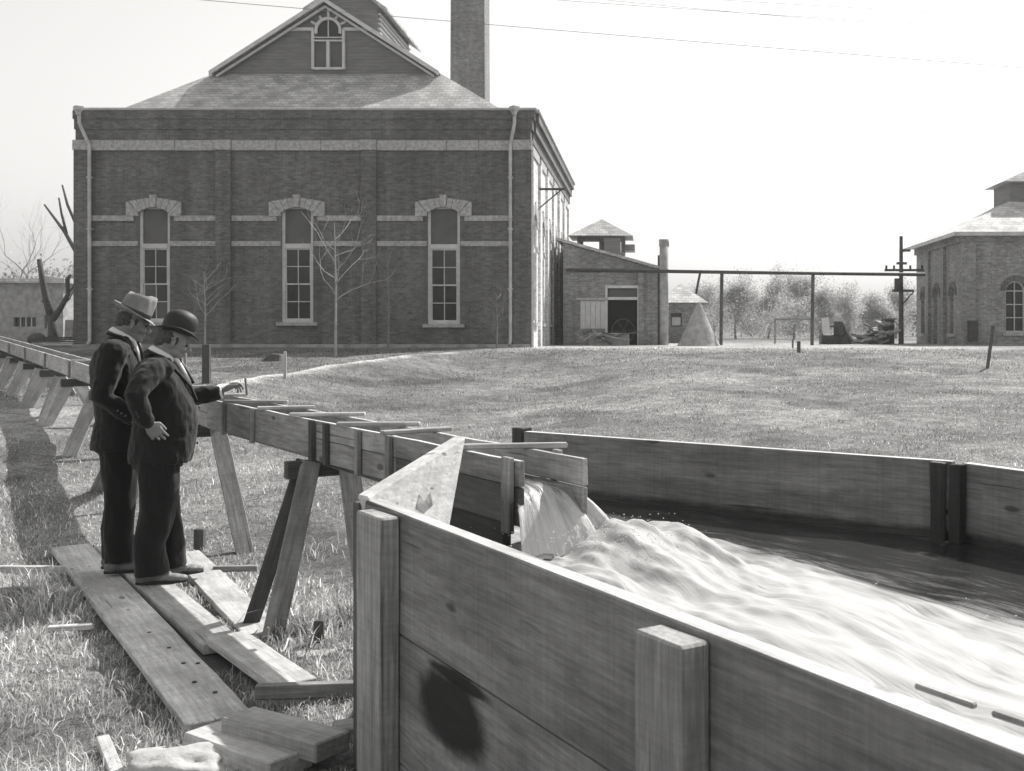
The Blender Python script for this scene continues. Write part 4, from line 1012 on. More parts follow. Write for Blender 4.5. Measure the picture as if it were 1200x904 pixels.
# ------------------------------------------------------------------ flume
def fz(t): return 1.1 + max(0, t - 5.5) * .0215
fl = thing('flume', 'long narrow open board flume on trestles running to the water tank', 'flume', tuple(E))
WD = .25
def fp(t, side=0, dz=0):
    p = E + U * t + N * side; return Vector((p.x, p.y, fz(t) + dz))
def sideboard(t0, t1, side, h, mat, top=0., thk=.026, nm='side_board', dz=0):
    a, b = fp(t0, side, top - h / 2 + dz), fp(t1, side, top - h / 2 + dz)
    plank(nm, a, b, h, thk, mat, fl, side=(0, 0, 1), bevel=.003, rough=.002, edge='wood_pale' if top == 0 else None)  # pale top edge paints in the sun on the board
# near side: upper and lower boards, joints staggered
cuts = [-.10, 1.15, 2.33, 4.9, 8.6, 12.2, 16.0, 19.8, 23.6, 27.5, 31.5]
for i, (a, b) in enumerate(zip(cuts, cuts[1:])):
    h = .215
    if i < 2:
        sideboard(a + .004, b - .004, 0, .10, 'wood' if i else 'wood_flume_wet'); sideboard(a + .004, b - .004, 0, .155 if i == 0 else .125, 'wood_soaked' if i == 0 else 'wood', top=-.104)
    else: sideboard(a + .004, b - .004, 0, h, 'wood_mid' if i > 2 else 'wood')
cuts2 = [-.17, 2.0, 5.4, 9.2, 13, 17, 21, 25, 29, 31.5]
for i, (a, b) in enumerate(zip(cuts2, cuts2[1:])):
    if i == 0: sideboard(a + .004, b - .004, WD, .11, 'wood_mid'); sideboard(a + .004, b - .004, WD, .125, 'wood', top=-.115)
    else: sideboard(a + .004, b - .004, WD, .215, 'wood')
for a, b in zip(cuts, cuts[1:]):
    p, q = fp(a + .004, WD / 2, -.225 - (.02 if a < 2 else 0)), fp(b - .004, WD / 2, -.225 - (.02 if a < 2 else 0))
    plank('floor_board', p, q, WD - .03, .025, 'wood_flume_wet' if a < 2 else 'wood', fl)
for t_, sd_, w_ in ((-.03, -1, .07), (1.2, -1, .05), (1.62, -1, .045), (2.12, -1, .05), (2.36, -1, .06), (3.6, -1, .05), (4.35, -1, .045), (5.9, -1, .05), (7.9, -1, .05), (10.2, -1, .05), (12.4, -1, .05), (15.1, -1, .05), (18, -1, .05), (21, -1, .05), (24, -1, .05), (.1, 1, .05), (2, 1, .05), (4, 1, .05)):
    s = -.028 if sd_ < 0 else WD + .028
    p, q = fp(t_, s, .004 if t_ > .1 else .012), fp(t_, s, -.235 if t_ > .1 else -.29)
    plank('cleat', p, q, w_, .026, 'wood_dark' if t_ in (2.36, 2.12) else ('wood_flume_wet' if t_ < .1 else 'wood'), fl, side=tuple(U))
for t_, sk, sp in ((.33, .22, .1), (1.25, -.02, .03), (1.75, .25, .02), (2.6, .22, .04), (3.35, .1, .0), (4.1, .3, .02), (5.1, .1, .02), (6.4, .2, .0), (9, .1, .0), (12, .1, .0)):
    p, q = fp(t_ + sk / 2, -.05, .014), fp(t_ - sk / 2, WD + .05 + sp, .014)
    plank('cross_tie', p, q, .045, .022, 'wood_mid', fl)
wt_ = MB()
for a, b in zip(cuts, cuts[1:]):
    a = max(a, .16)
    wt_.hexa([fp(a, .014, -.21), fp(b, .014, -.21), fp(b, WD - .014, -.21), fp(a, WD - .014, -.21), fp(a, .014, -.12), fp(b, .014, -.12), fp(b, WD - .014, -.12), fp(a, WD - .014, -.12)])
o = wt_.build('flowing_water', 'glass', None, tuple(E)); o['kind'] = 'structure'
# trestles
TL = {5.5: 'trestle under the flume beside the two men', 2.5: 'nearest flume trestle with a doubled leg, beside the tank corner', 7.3: 'flume trestle behind the man in the pale hat', 9.9: 'flume trestle just left of the men', 12.3: 'wide-legged trestle at the left, second from the men', 14.7: 'third flume trestle left of the men', 17.1: 'fourth flume trestle left of the men', 19.5: 'fifth flume trestle left of the men', 22: 'sixth flume trestle left of the men, near the left edge', 24.4: 'last flume trestle in view at the left edge'}
for t_, lab in TL.items():
    c = fp(t_, WD / 2, 0); zb_ = fz(t_) - .24
    tr = thing('trestle', lab, 'trestle', (c.x, c.y, float(gz(c.x, c.y))), 'trestles under the flume')
    zc_ = zb_ - .055
    plank('cap', Vector((c.x, c.y, zc_)) - N * .26, Vector((c.x, c.y, zc_)) + N * .26, .07, .1, 'wood_dark', tr, rough=.002)
    def leg(s, off, du=0, w_=.125, th=.05, mat='wood', foot=None, topn=.17):
        top = Vector((c.x, c.y, zc_ + .04)) + N * s * topn + U * du
        if foot is None:
            f = Vector((c.x, c.y, 0)) + N * s * off + U * (du * 1.4); f.z = float(gz(f.x, f.y)) - .12
        else: f = Vector(foot)
        d_ = (f - top)
        o = plank('leg', top, f, w_, th, mat, tr, side=tuple(N * .95 - U * .3), rough=.003)
    if t_ == 2.5:
        leg(-1, .5, -.02, .115, .06, 'wood', G(318, 755, -.12), .12); leg(-1, .5, .10, .09, .05, 'wood_dark', G(291, 742, -.12), .12)
        leg(1, .55, -.04, .13, .06, 'wood', G(434, 735, -.1), .10)
    elif t_ == 5.5:
        leg(-1, .5, .05); leg(1, .5, .0, .13, .06, 'wood', G(288, 652, -.12), .08)
    else:
        if t_ == 7.3: leg(-1, .5, .04, .19, .05, 'wood_mid', G(116, 580, .0))
        else: leg(-1, .5, .04, .15 if t_ < 12 else .19, .05, 'wood_mid'); leg(1, .5, -.04, .15 if t_ < 12 else .19, .05, 'wood_mid')
        if t_ > 12: leg(-1, .34, .9, .15, .05, 'wood_mid')

# ------------------------------------------------------------------ water tank
D1 = Vector((.553, -.833, 0)); N1 = Vector((.833, .553, 0))        # near wall: along, inwards
TZ = 1.0; WZ = .63
P0 = Vector((-1.0, 3.83, 0)); LN = 5.6
tk = thing('water_tank', 'large open plank tank into which the flume pours', 'tank', (-1.0, 3.83, 0))
def zat(p, z): return Vector((p.x, p.y, z))
c = P0 + N1 * .0275
TH = .055
M['wood_stain'] = None
def near(z0, z1, mat, nm='wall_plank', a=-.12, b=LN):
    return plank(nm, zat(c + D1 * a, (z0 + z1) / 2), zat(c + D1 * b, (z0 + z1) / 2), z1 - z0, TH, mat, tk, side=(0, 0, 1), bevel=.004, edge='wood_pale' if z1 == TZ else None)  # paler rim colour stands for sunlight along the top
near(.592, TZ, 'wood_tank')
# the lower plank has a big dark knot (positions along its own length)
mid = (-.12 + LN) / 2
def along(px, py, z):    # where a pixel meets the outer face of the near wall
    dx, dy = (px - CX) / F, 1.0
    # P0 + D1 t = (dx, dy) s
    A_ = np.array([[D1.x, -dx], [D1.y, -dy]]); tt, ss = np.linalg.solve(A_, [-P0.x, -P0.y]); return tt, EYE - (py - CY) / F * ss
k1 = along(527, 836, 0); k2 = along(532, 786, 0)
M['wood_stain'] = wood('knotted_tank_wood', .32, .4, stain=[(k1[0] - mid, k1[1] - (.588 - .16) / 2 - .16, .27, .125), (k1[0] - mid + .06, .195, .24, .022)])
M['wood_stain2'] = None
near(.16, .588, M['wood_stain']); near(-.2, .156, 'wood_tank')
# posts on the outer face
def post(t0, t1, p, z1, lab=None, mat='wood', z0=-.2):
    a = P0 + D1 * ((t0 + t1) / 2) - N1 * (p / 2 + .002)
    o = plank('post', zat(a, z0), zat(a, z1), t1 - t0, p, mat, tk, side=tuple(D1), bevel=.006, rough=.003); return o
post(.06, .305, .068, .985); 
def along_out(px, p):
    A_ = np.array([[D1.x, -(px - CX) / F], [D1.y, -1.0]]); q = P0 - N1 * p; return np.linalg.solve(A_, [-q.x, -q.y])[0]
tb = along(829, 0, 0)[0]; pp_ = .075; ta = along_out(744, pp_); tb = along_out(798, pp_)
post(ta, tb, pp_, .985); post(tb + 1.9, tb + 2.15, .085, .985); post(tb + 3.2, tb + 3.45, .085, .985)
# corner stud behind the first post
plank('corner_stud', zat(P0 - D1 * .13 + N1 * .05, -.2), zat(P0 - D1 * .13 + N1 * .05, TZ - .02), .06, .12, 'wood_dark', tk, side=tuple(D1))
# far wall and its right-hand return
F0, F1 = Vector((-.77, 6.58, 0)), Vector((1.43, 5.03, 0)); F2 = F1 + Vector((.515, -.857, 0)) * 5.2
D2 = (F1 - F0).normalized(); N2 = Vector((-D2.y, D2.x, 0)); D3 = (F2 - F1).normalized(); N3 = Vector((-D3.y, D3.x, 0))
for (a, b, n_) in ((F0, F1, N2), (F1 + D3 * .06, F2, N3)):
    cc = n_ * (TH / 2)
    plank('wall_plank', zat(a + cc, TZ - .195), zat(b + cc, TZ - .195), .39, TH, 'wood_wet', tk, side=(0, 0, 1), edge='wood_pale'); plank('wall_plank', zat(a + cc, .3), zat(b + cc, .3), .606, TH, 'wood_wet', tk, side=(0, 0, 1))  # top edge painted pale as if sunlit
# cleats of the far corner, inside
for (q, s) in ((F1 - D2 * .058 - N2 * .027, D2), (F1 + D3 * .058 - N3 * .027, D3)):
    plank('corner_cleat', zat(q, .1), zat(q, TZ - .004), .062, .05, 'wood_black', tk, side=tuple(s), rough=.005)
q = F0 + N2 * .05 - D2 * .06; plank('post', zat(q, -.1), zat(q, TZ + .02), .08, .1, 'wood_dark', tk, side=tuple(D2))
# closing wall out beyond the camera, and black boards for shade under the flume's mouth
NE = P0 + D1 * LN
q0_, q1_ = E - U * (-.12), E + U * .7
plank('wall_plank', zat(q0_ + N * .05, .52), zat(q1_ + N * .05, .52), .62, .04, 'wood_black', tk, side=(0, 0, 1))  # board added where only shade lies, black to stand for it
plank('wall_plank', zat(P0 + N1 * .09 + Vector((-.02, .1, 0)), .2), zat(F0 + Vector((-.05, -.04, 0)), .2), .8, TH, 'wood_black', tk, side=(0, 0, 1))  # shade on this end wall put into its black colour
plank('wall_plank', zat(NE + N1 * .06, TZ / 2), zat(F2, TZ / 2), TZ, TH, 'wood_tank', tk, side=(0, 0, 1))
# whitened splash board leaning between the corner and the flume
a0, b0 = P(430, 583, 3.86), P(547, 511, 4.32)
c0 = P(524, 640, 4.0); n0_ = (b0 - a0).cross(c0 - a0); dr_ = P(452, 640, 1) - camo.location; d0_ = camo.location + dr_ * (n0_.dot(a0 - camo.location) / n0_.dot(dr_))
n_ = (b0 - a0).cross(c0 - a0).normalized()
if n_.y > 0: n_ = -n_
bk = Vector((-n_.x, -n_.y, 0)).normalized() * .07
mb = MB().prism([a0, b0, c0, d0_], bk)
o = mb.build('splash_board', 'wood_white', tk, bevel=.008)
mk = [(487, 596), (491, 580), (497, 588), (504, 577), (507, 592), (497, 601)]; mb = MB(); mq = []
for q in mk:
    dr_ = P(q[0], q[1], 1) - camo.location; mq.append(camo.location + dr_ * (n0_.dot(a0 - camo.location) / n0_.dot(dr_)))
mb.prism([q + n_ * .0005 for q in mq], n_ * .0015).build('dark_patch', 'faded_stain', o)
# two floating sticks
for (pa, pb, lab) in (((1074, 801), (1143, 825), 'upper of two short sticks floating by the near tank wall'), ((1164, 833), (1225, 853), 'lower of two short sticks floating by the near tank wall')):
    a, b = G(*pa, WZ + .155), G(*pb, WZ + .155); a.z = b.z = WZ + .15
    o = plank('floating_stick', a, b, .02, .014, 'wood'); tag(o, lab, 'stick', 'sticks floating in the tank')

# ------------------------------------------------------------------ water in the tank
def fr1(x): return np.asarray(x)
def make_water():
    ns, nv = 300, 170
    s = np.linspace(0, 1, ns); v = np.linspace(0, 1, nv)
    a = np.array(P0)[:2] + np.array(N1)[:2] * .05; b = np.array(NE)[:2] + np.array(N1)[:2] * .05
    S = s ** 1.25
    nearp = a + S[:, None] * (b - a)
    f0, f1, f2 = (np.array(q)[:2] for q in (F0, F1, F2)); l1, l2 = np.linalg.norm(f1 - f0), np.linalg.norm(f2 - f1); k = l1 / (l1 + l2)
    farp = np.where((S < k)[:, None], f0 + (S / k)[:, None] * (f1 - f0), f1 + ((S - k) / (1 - k))[:, None] * (f2 - f1))
    Q = nearp[:, None, :] * (1 - v)[None, :, None] + farp[:, None, :] * v[None, :, None]
    x, y = Q[..., 0], Q[..., 1]
    d = np.array([.582, -.813]); n = np.array([.813, .582]); o = np.array([-.25, 4.4])
    al = (x - o[0]) * d[0] + (y - o[1]) * d[1]; ac = (x - o[0]) * n[0] + (y - o[1]) * n[1]
    # foam: strong in the jet's lane, thin by the far wall, spreading down-stream
    edge = np.interp(al, [-1.35, -1.0, 0, 1.0, 2.0, 4.5], [.34, .60, .68, .66, .74, 1.0])
    foam = 1.15 - smooth(ac, edge - .34, edge + .28) * 1.05
    foam *= np.where(al < -.9, 1 - .8 * smooth(-al, .9, 1.35), 1)
    foam -= .12 * smooth(al, 1.5, 3.5)
    h = np.zeros_like(x)
    for i in range(ns):
        for j in range(nv):
            q = (al[i, j] * 1.6, ac[i, j] * 4.2, 0)
            h[i, j] = mnoise.fractal(q, 1.0, 2.1, 4)
    am = np.exp(-((al - .25) / .8) ** 2) * np.exp(-(ac / .55) ** 2)
    bw = np.where(al < .1, .65, 1.2)
    boil = .10 * np.exp(-((al - .1) / bw) ** 2 - ((ac - .05) / .62) ** 2) + .068 * np.exp(-((al - .16) / np.where(al < .16, .36, .5)) ** 2 - ((ac - .06) / .36) ** 2) + .05 * np.exp(-((al - 1.2) / .8) ** 2 - ((ac) / .5) ** 2)
    z = WZ + h * (.010 + .062 * am + .016 * np.clip(foam, 0, 1)) + boil
    V = np.stack([x, y, z], -1).reshape(-1, 3); i = np.arange(ns * nv).reshape(ns, nv)
    f = np.stack([i[:-1, :-1], i[1:, :-1], i[1:, 1:], i[:-1, 1:]], -1).reshape(-1, 4)
    me = bpy.data.meshes.new('tank_water'); me.from_pydata(V.tolist(), [], f.tolist())
    for nm, arr in (('foam', foam), ('al', al), ('ac', ac)):
        me.attributes.new(nm, 'FLOAT', 'POINT').data.foreach_set('value', arr.reshape(-1).astype(np.float32))
    me.polygons.foreach_set('use_smooth', [True] * len(me.polygons))
    o = link('water', me, None, 'water'); o['kind'] = 'structure'
    # the falling tongue of water
    nu, nw = 26, 36; V = []; A1 = []; A2 = []
    for i in range(nu):
        f_ = i / (nu - 1)
        for j in range(nw):
            g = j / (nw - 1); wv = mnoise.fractal((f_ * 1.2, g * 9, 4.4), .9, 2.1, 4)
            p = E - U * (-.25 + .48 * f_ * (1 + .10 * (g - .3))) + N * (.025 + (WD - .05) * g + (g - .35) * .26 * max(0, f_ - .45) ** 1.2 * 2)
            zz = .985 - .02 * f_ - .95 * max(0, f_ - .52) ** 2.0 + .016 * wv * (f_ + .25) + .02 * math.sin(g * math.pi) * (1 - f_)
            V.append((p.x, p.y, zz)); A1.append(f_); A2.append(g)
    i = np.arange(nu * nw).reshape(nu, nw); f = np.stack([i[:-1, :-1], i[1:, :-1], i[1:, 1:], i[:-1, 1:]], -1).reshape(-1, 4)
    n0 = len(V); V2 = [(x, y, z - .02) for (x, y, z) in V]
    me = bpy.data.meshes.new('falling_water'); me.from_pydata(V + V2, [], f.tolist() + (f[:, ::-1] + n0).tolist())
    for nm, arr in (('al', A1 + A1), ('ac', A2 + A2)): me.attributes.new(nm, 'FLOAT', 'POINT').data.foreach_set('value', np.array(arr, np.float32))
    me.polygons.foreach_set('use_smooth', [True] * len(me.polygons))
    o = link('falling_water', me, None, 'jet'); o['kind'] = 'structure'
make_water()
# splash droplets where the jet strikes
g = random.Random(5); mb = MB()
for k in range(420):
    al = g.gauss(.22, .16); ac = g.gauss(.12, .16); p = E - U * (.0 + al + .12) + N * (ac + .1)
    z = WZ + .18 + abs(g.gauss(0, .03)); s_ = g.uniform(.0008, .0024)
    mb.ball((p.x, p.y, z), (s_ * 1.6, s_, s_), None, 5, 4)
for k in range(60):
    al = g.uniform(.1, 1.9); ac = .52 + .1 * al + g.gauss(0, .05); p = Vector((-.25, 4.4, 0)) + Vector((.582, -.813, 0)) * al + N * ac
    s_ = g.uniform(.0012, .0035); mb.ball((p.x, p.y, WZ + .015 + abs(g.gauss(0, .014))), (s_ * 2, s_, s_), None, 5, 4)
o = mb.build('water_spray', 'linen', None, (-.25, 4.4, WZ)); o['kind'] = 'stuff'

# ------------------------------------------------------------------ boards on the ground
PL = []
def walk(name, lab, fa, na, wid, z, mat, thk=.05, group='boards laid on the grass', warp=0, cat='board', tilt=0):
    a, b = G(*fa, z), G(*na, z); a.z -= thk / 2; b.z -= thk / 2 + tilt
    o = plank(name, a, b, wid, thk, mat, warp=warp, rough=.003); tag(o, lab, cat, group); PL.append((a, b, wid)); return o
def walk2(lab, a, b, z, wid, mat, thk, warp=0):
    a = Vector((a[0], a[1], z - thk / 2)); b = Vector((b[0], b[1], z - thk / 2))
    o = plank('plank', a, b, wid, thk, mat, warp=warp, rough=.003); tag(o, lab, 'board', 'boards laid on the grass'); PL.append((a, b, wid)); return o
w1 = walk2('wide pale plank at the left with a row of nail holes', (-4.49, 8.28), (-1.83, 4.56), -.04, .27, 'wood_pale', .04, .006)
w2 = walk2('plank on which the two men stand', (-4.15, 8.22), (-2.24, 5.62), -.02, .20, 'wood_mid', .055)
w3 = walk2('darker plank lying half under the plank the men stand on', (-3.3, 6.95), (-2.05, 5.25), -.08, .2, 'wood_dark', .04)
w4 = walk2('short bright plank running from the men towards the tank', (-2.24, 5.66), (-1.61, 4.875), .012, .20, 'wood_pale', .045)
w5 = walk2('bright plank right of the man in the bowler, under the trestle', (-3.55, 8.15), (-2.13, 5.93), -.06, .22, 'wood_pale', .04)
for (px, py) in ((105, 665), (128, 692), (150, 716), (175, 742), (198, 760), (215, 778), (228, 800), (252, 812), (150, 690), (232, 778), (128, 668)):
    p = G(px, py, -.04); l_ = w1.matrix_basis.inverted() @ p
    if abs(l_.y) > .12: l_.y = .11 * (1 if l_.y > 0 else -1)
    m = MB().tube([(l_.x, l_.y, .0205), (l_.x, l_.y, .0255)], .011, 7).mesh('nail'); o = link('nail', m, w1, 'iron')
o = plank('plank', G(300, 822, -.05) + Vector((0, 0, 0)), G(424, 818, -.05), .15, .05, 'wood', side=(0, 0, 1)); tag(o, 'short plank standing on edge between the boards and the tank post', 'board', 'boards laid on the grass')
def block(a, b, wid, thk, z, mat, lab):
    a, b = G(*a, z), G(*b, z); a.z -= thk / 2; b.z -= thk / 2
    o = plank('timber_block', a, b, wid, thk, mat, rough=.004, bevel=.006); tag(o, lab, 'timber', 'timber blocks by the tank post'); PL.append((a, b, wid))
block((240, 850), (341, 885), .185, .075, .05, 'wood_mid', 'lower left sawn timber block beside the tank post')
block((279, 834), (391, 864), .16, .075, .10, 'wood_mid', 'upper right sawn timber block resting against the lower one')
block((392, 850), (422, 846), .12, .06, .02, 'wood_mid', 'short timber end half hidden by the tank post')
o = plank('plank', G(-60, 667, -.06), G(86, 668, -.06), .05, .05, 'wood_pale'); tag(o, 'thin rail on the grass, the farther of two at the left edge', 'board', 'rails on the grass')
o = plank('plank', G(-60, 692, -.06), G(90, 693, -.06), .05, .05, 'wood_pale'); tag(o, 'thin rail on the grass, the nearer of two at the left edge', 'board', 'rails on the grass')
o = plank('board_offcut', G(56, 737, -.06), G(108, 734, -.06), .045, .03, 'wood_white'); tag(o, 'short white offcut lying on the grass beside the wide plank', 'board')
o = plank('board_offcut', G(120, 866, -.04), G(142, 920, -.04), .05, .03, 'wood_pale'); tag(o, 'pale stick on the grass near the bottom edge', 'board')
o = plank('board_offcut', G(250, 667, -.06), G(302, 666, -.06), .04, .04, 'wood'); tag(o, 'thin strip of wood lying by the trestle foot', 'board')
o = plank('board_offcut', G(345, 770, -.07), G(420, 765, -.07), .11, .03, 'wood_pale'); tag(o, 'pale board end lying on the soil behind the tank post', 'board')
def rock(px, py, z, r3, lab, seed, mat='rock'):
    b = G(px, py, z); bm = bmesh.new(); bmesh.ops.create_icosphere(bm, subdivisions=4, radius=1)
    for v in bm.verts:
        n = mnoise.fractal(v.co * 1.1 + Vector((seed, 0, 0)), 1, 2, 4); v.co *= 1 + .36 * n; v.co = Vector((v.co.x * r3[0], v.co.y * r3[1], v.co.z * r3[2]))
    me = bpy.data.meshes.new('rock'); bm.to_mesh(me); bm.free(); me.polygons.foreach_set('use_smooth', [True] * len(me.polygons))
    o = link('rock', me, None, mat); o.location = b; tag(o, lab, 'rock', 'rocks at the bottom edge')
rock(212, 900, -.02, (.2, .12, .07), 'flat pale rock at the bottom edge below the timber blocks', 3)
rock(258, 893, -.02, (.09, .07, .06), 'small pale rock tucked under the lower timber block', 8)

# ------------------------------------------------------------------ people
def remesh(mb, voxel, smooth=2, wr=0, wscale=9, seed=0, stretch=(1, 1, .6)):
    me = bpy.data.meshes.new('tmp'); bmesh.ops.recalc_face_normals(mb.b, faces=mb.b.faces[:]); mb.b.to_mesh(me); mb.b.free()
    o = bpy.data.objects.new('tmp', me); C.objects.link(o)
    m = o.modifiers.new('r', 'REMESH'); m.mode = 'VOXEL'; m.voxel_size = voxel
    if smooth: s = o.modifiers.new('s', 'SMOOTH'); s.iterations = smooth; s.factor = .5
    dg = bpy.context.evaluated_depsgraph_get(); out = bpy.data.meshes.new_from_object(o.evaluated_get(dg))
    bpy.data.objects.remove(o); bpy.data.meshes.remove(me)
    if wr:
        n = len(out.vertices); co = np.empty(n * 3, np.float32); out.vertices.foreach_get('co', co); co = co.reshape(-1, 3)
        no = np.array([v.normal[:] for v in out.vertices])
        dsp = np.array([wr * (abs(mnoise.noise((p[0] * wscale * stretch[0] + seed, p[1] * wscale * stretch[1], p[2] * wscale * stretch[2]))) * -1.6 + .3 + .5 * mnoise.noise((p[0] * wscale * 2.3, p[1] * wscale * 2.3 + seed, p[2] * wscale * 1.6))) for p in co])
        co += no * dsp[:, None]; out.vertices.foreach_set('co', co.reshape(-1)); out.update()
    out.polygons.foreach_set('use_smooth', [True] * len(out.polygons))
    return out
def loft(mb, secs, n=20):
    """closed body of elliptical cross-sections: (z, cx, cy, rx, ry)"""
    rings = [[mb.b.verts.new((cx + rx * math.cos(a), cy + ry * math.sin(a), z)) for a in (2 * math.pi * k / n for k in range(n))] for (z, cx, cy, rx, ry) in secs]
    for i in range(len(rings) - 1):
        for k in range(n): mb.b.faces.new((rings[i][k], rings[i][(k + 1) % n], rings[i + 1][(k + 1) % n], rings[i + 1][k]))
    mb.b.faces.new(rings[0][::-1]); mb.b.faces.new(rings[-1])
def limb(mb, pts, rad, n=12):
    mb.tube(pts, rad, n)
    for p, r_ in ((pts[0], rad[0]), (pts[-1], rad[-1])): mb.ball(p, r_, None, 10, 7)
def hand(mb, wrist, fwd, up, thumb, curl, side=1):
    """palm, four fingers and a thumb; fwd along the fingers, up = back of the hand, thumb towards +thumb"""
    f = Vector(fwd).normalized(); th = Vector(thumb); th = (th - f * th.dot(f)).normalized(); b = f.cross(th)
    if b.dot(Vector(up)) < 0: b = -b
    w_ = Vector(wrist); rot = Matrix((f, th, b)).transposed()
    mb.ball(w_ + f * .045, (.055, .040, .016), rot, 12, 8); mb.ball(w_ + f * .075, (.03, .041, .014), rot, 12, 8)
    for k, (L, off) in enumerate(((.072, .030), (.080, .0105), (.074, -.0095), (.058, -.029))):
        p = w_ + f * (.088 - .006 * abs(k - 1.2)) + th * off * 1.18; d = f.copy(); pts = [p - f * .03, p]; c_ = curl[k] if hasattr(curl, '__len__') else curl
        fan = (1.5 - k) * .06
        d = (d + th * fan).normalized()
        for q, fr__ in enumerate((.46, .31, .23)):
            d = Matrix.Rotation(-c_ * (1, .9, .6)[q], 3, th.cross(b).cross(b).cross(th).normalized() if False else th if f.cross(th).dot(b) < 0 else -th) @ d
            pts.append(pts[-1] + d * L * fr__)
        mb.tube(pts, [.0098, .0098, .0092, .0085, .0066], 8); mb.ball(pts[-1], .0066, None, 8, 5)
    p = w_ + f * .02 + th * .026; d = (f * .75 + th * .65 - b * .25).normalized()
    d2 = (f * .95 + th * .1 - b * .35).normalized()
    pts = [p - th * .015, p + d * .036, p + d * .036 + d2 * .034, p + d * .036 + d2 * .058]
    mb.tube(pts, [.014, .0125, .0105, .0085], 8); mb.ball(pts[-1], .0085, None, 8, 5)
def head(mb, c, pitch, yaw=0, jowl=1.0):
    rot = Matrix.Rotation(yaw, 3, 'Z') @ Matrix.Rotation(pitch, 3, 'Y'); c = Vector(c)
    def B(p, r_, ry=0): mb.ball(c + rot @ Vector(p), r_, rot @ Matrix.Rotation(ry, 3, 'Y'), 16, 11)
    B((-.012, 0, .03), (.098, .076, .088)); B((.018, 0, -.01), (.075, .068, .085)); B((.03, 0, -.062), (.058, .054 * jowl, .05)); B((.05, 0, -.092), (.034, .034 * jowl, .024)); B((.073, 0, -.094), (.017, .021, .017))
    B((.079, 0, .028), (.016, .050, .012)); B((.07, .038, -.028), (.022, .022, .02)); B((.07, -.038, -.028), (.022, .022, .02))
    mb.tube([c + rot @ Vector(p) for p in ((.083, 0, .026), (.096, 0, .004), (.112, 0, -.018), (.110, 0, -.03))], [.009, .011, .0135, .012], 8)
    B((.100, .011, -.029), (.011, .009, .008)); B((.100, -.011, -.029), (.011, .009, .008))
    B((.089, 0, -.053), (.012, .023, .0055)); B((.086, 0, -.066), (.012, .02, .0065)); B((.06, 0, -.045), (.032, .035, .03))
    for s in (-1, 1):
        ec = c + rot @ Vector((-.004, s * .078, -.008))
        mb.tube([ec + rot @ Vector((.012 * math.cos(a) * (1.15) - .002, s * .006 * (1 + math.cos(a)), .03 * math.sin(a))) for a in np.linspace(-2.2, 2.6, 10)], .0055, 7)
        B((.0, s * .074, -.008), (.012, .007, .02))
    return rot
def hat_mesh(kind):
    crown, brim, band_ = MB(), MB(), MB(); n = 32
    if kind == 'bowler':
        prof = [(1.0, 0), (1.0, .02), (1.02, .05), (.99, .08), (.9, .108), (.72, .13), (.45, .143), (.18, .148)]; rx_, ry_ = .103, .086
        crown.lathe([(p, z) for p, z in prof], (0, 0, 0), n, rx_, ry_); band_.lathe([(1.012, .003), (1.016, .03), (1.0, .031)], (0, 0, 0), n, rx_, ry_)
        o_, i_ = [], []
        for k in range(n):
            a = 2 * math.pi * k / n; cu = abs(math.sin(a)) ** 2; zo = .026 * cu - .012 * abs(math.cos(a)) ** 2
            o_.append((.140 * math.cos(a), .118 * math.sin(a), zo)); i_.append((rx_ * .97 * math.cos(a), ry_ * .97 * math.sin(a), .002))
        t_ = .007
    else:
        rx_, ry_ = .102, .085
        rings = []
        for (p, z) in ((1.0, 0), (1.0, .03), (.985, .075), (.95, .115), (.85, .142), (.6, .140), (.3, .118), (.1, .112)):
            rg = []
            for k in range(n):
                a = 2 * math.pi * k / n; zz = z + .012 * math.cos(a) * (z / .12); xr = p * rx_ * math.cos(a); yr_ = p * ry_ * math.sin(a)
                pin = .26 * math.exp(-((a - .55) / .38) ** 2) + .26 * math.exp(-((a - 5.73) / .38) ** 2)
                f_ = 1 - pin * min(1, max(0, (z - .03) / .08)); rg.append(crown.b.verts.new((xr * f_, yr_ * f_, zz + .01 * mnoise.noise((a * 1.3, z * 20, 2)))))
            rings.append(rg)
        for i in range(len(rings) - 1):
            for k in range(n): crown.b.faces.new((rings[i][k], rings[i][(k + 1) % n], rings[i + 1][(k + 1) % n], rings[i + 1][k]))
        crown.b.faces.new(rings[-1]); crown.b.faces.new(rings[0][::-1])
        band_.lathe([(1.01, .004), (1.013, .036), (1.0, .037)], (0, 0, 0), n, rx_, ry_)
        o_, i_ = [], []
        for k in range(n):
            a = 2 * math.pi * k / n; zo = -.020 * max(0, math.cos(a)) + .034 * max(0, -math.cos(a)) + .014 * abs(math.sin(a)) ** 2
            o_.append((.148 * math.cos(a), .132 * math.sin(a), zo)); i_.append((rx_ * .97 * math.cos(a), ry_ * .97 * math.sin(a), .002))
        t_ = .005
    mid_ = [tuple((p * .5 + q * .5) for p, q in zip(a, b)) for a, b in zip(i_, o_)]; mid_ = [(x, y, z * .55) for x, y, z in mid_]
    loops = [[brim.b.verts.new((x, y, z + dz)) for x, y, z in L] for (L, dz) in ((i_, t_), (mid_, t_), (o_, t_), (o_, 0), (mid_, 0), (i_, 0))]
    for i in range(6):
        A_, B_ = loops[i], loops[(i + 1) % 6]
        for k in range(n): brim.b.faces.new((A_[k], A_[(k + 1) % n], B_[(k + 1) % n], B_[k]))
    return crown, brim, band_
def wear_hat(parent, kind, c, pitch, roll, mat):
    m = Matrix.Translation(c) @ Matrix.Rotation(pitch, 4, 'Y') @ Matrix.Rotation(roll, 4, 'X')
    cr, br, bd = hat_mesh(kind)
    h = link('hat', cr.mesh('hat', True), parent, mat); h.matrix_basis = m
    link('brim', br.mesh('brim', True), h, mat); link('ribbon', bd.mesh('ribbon', True), h, 'band'); return h
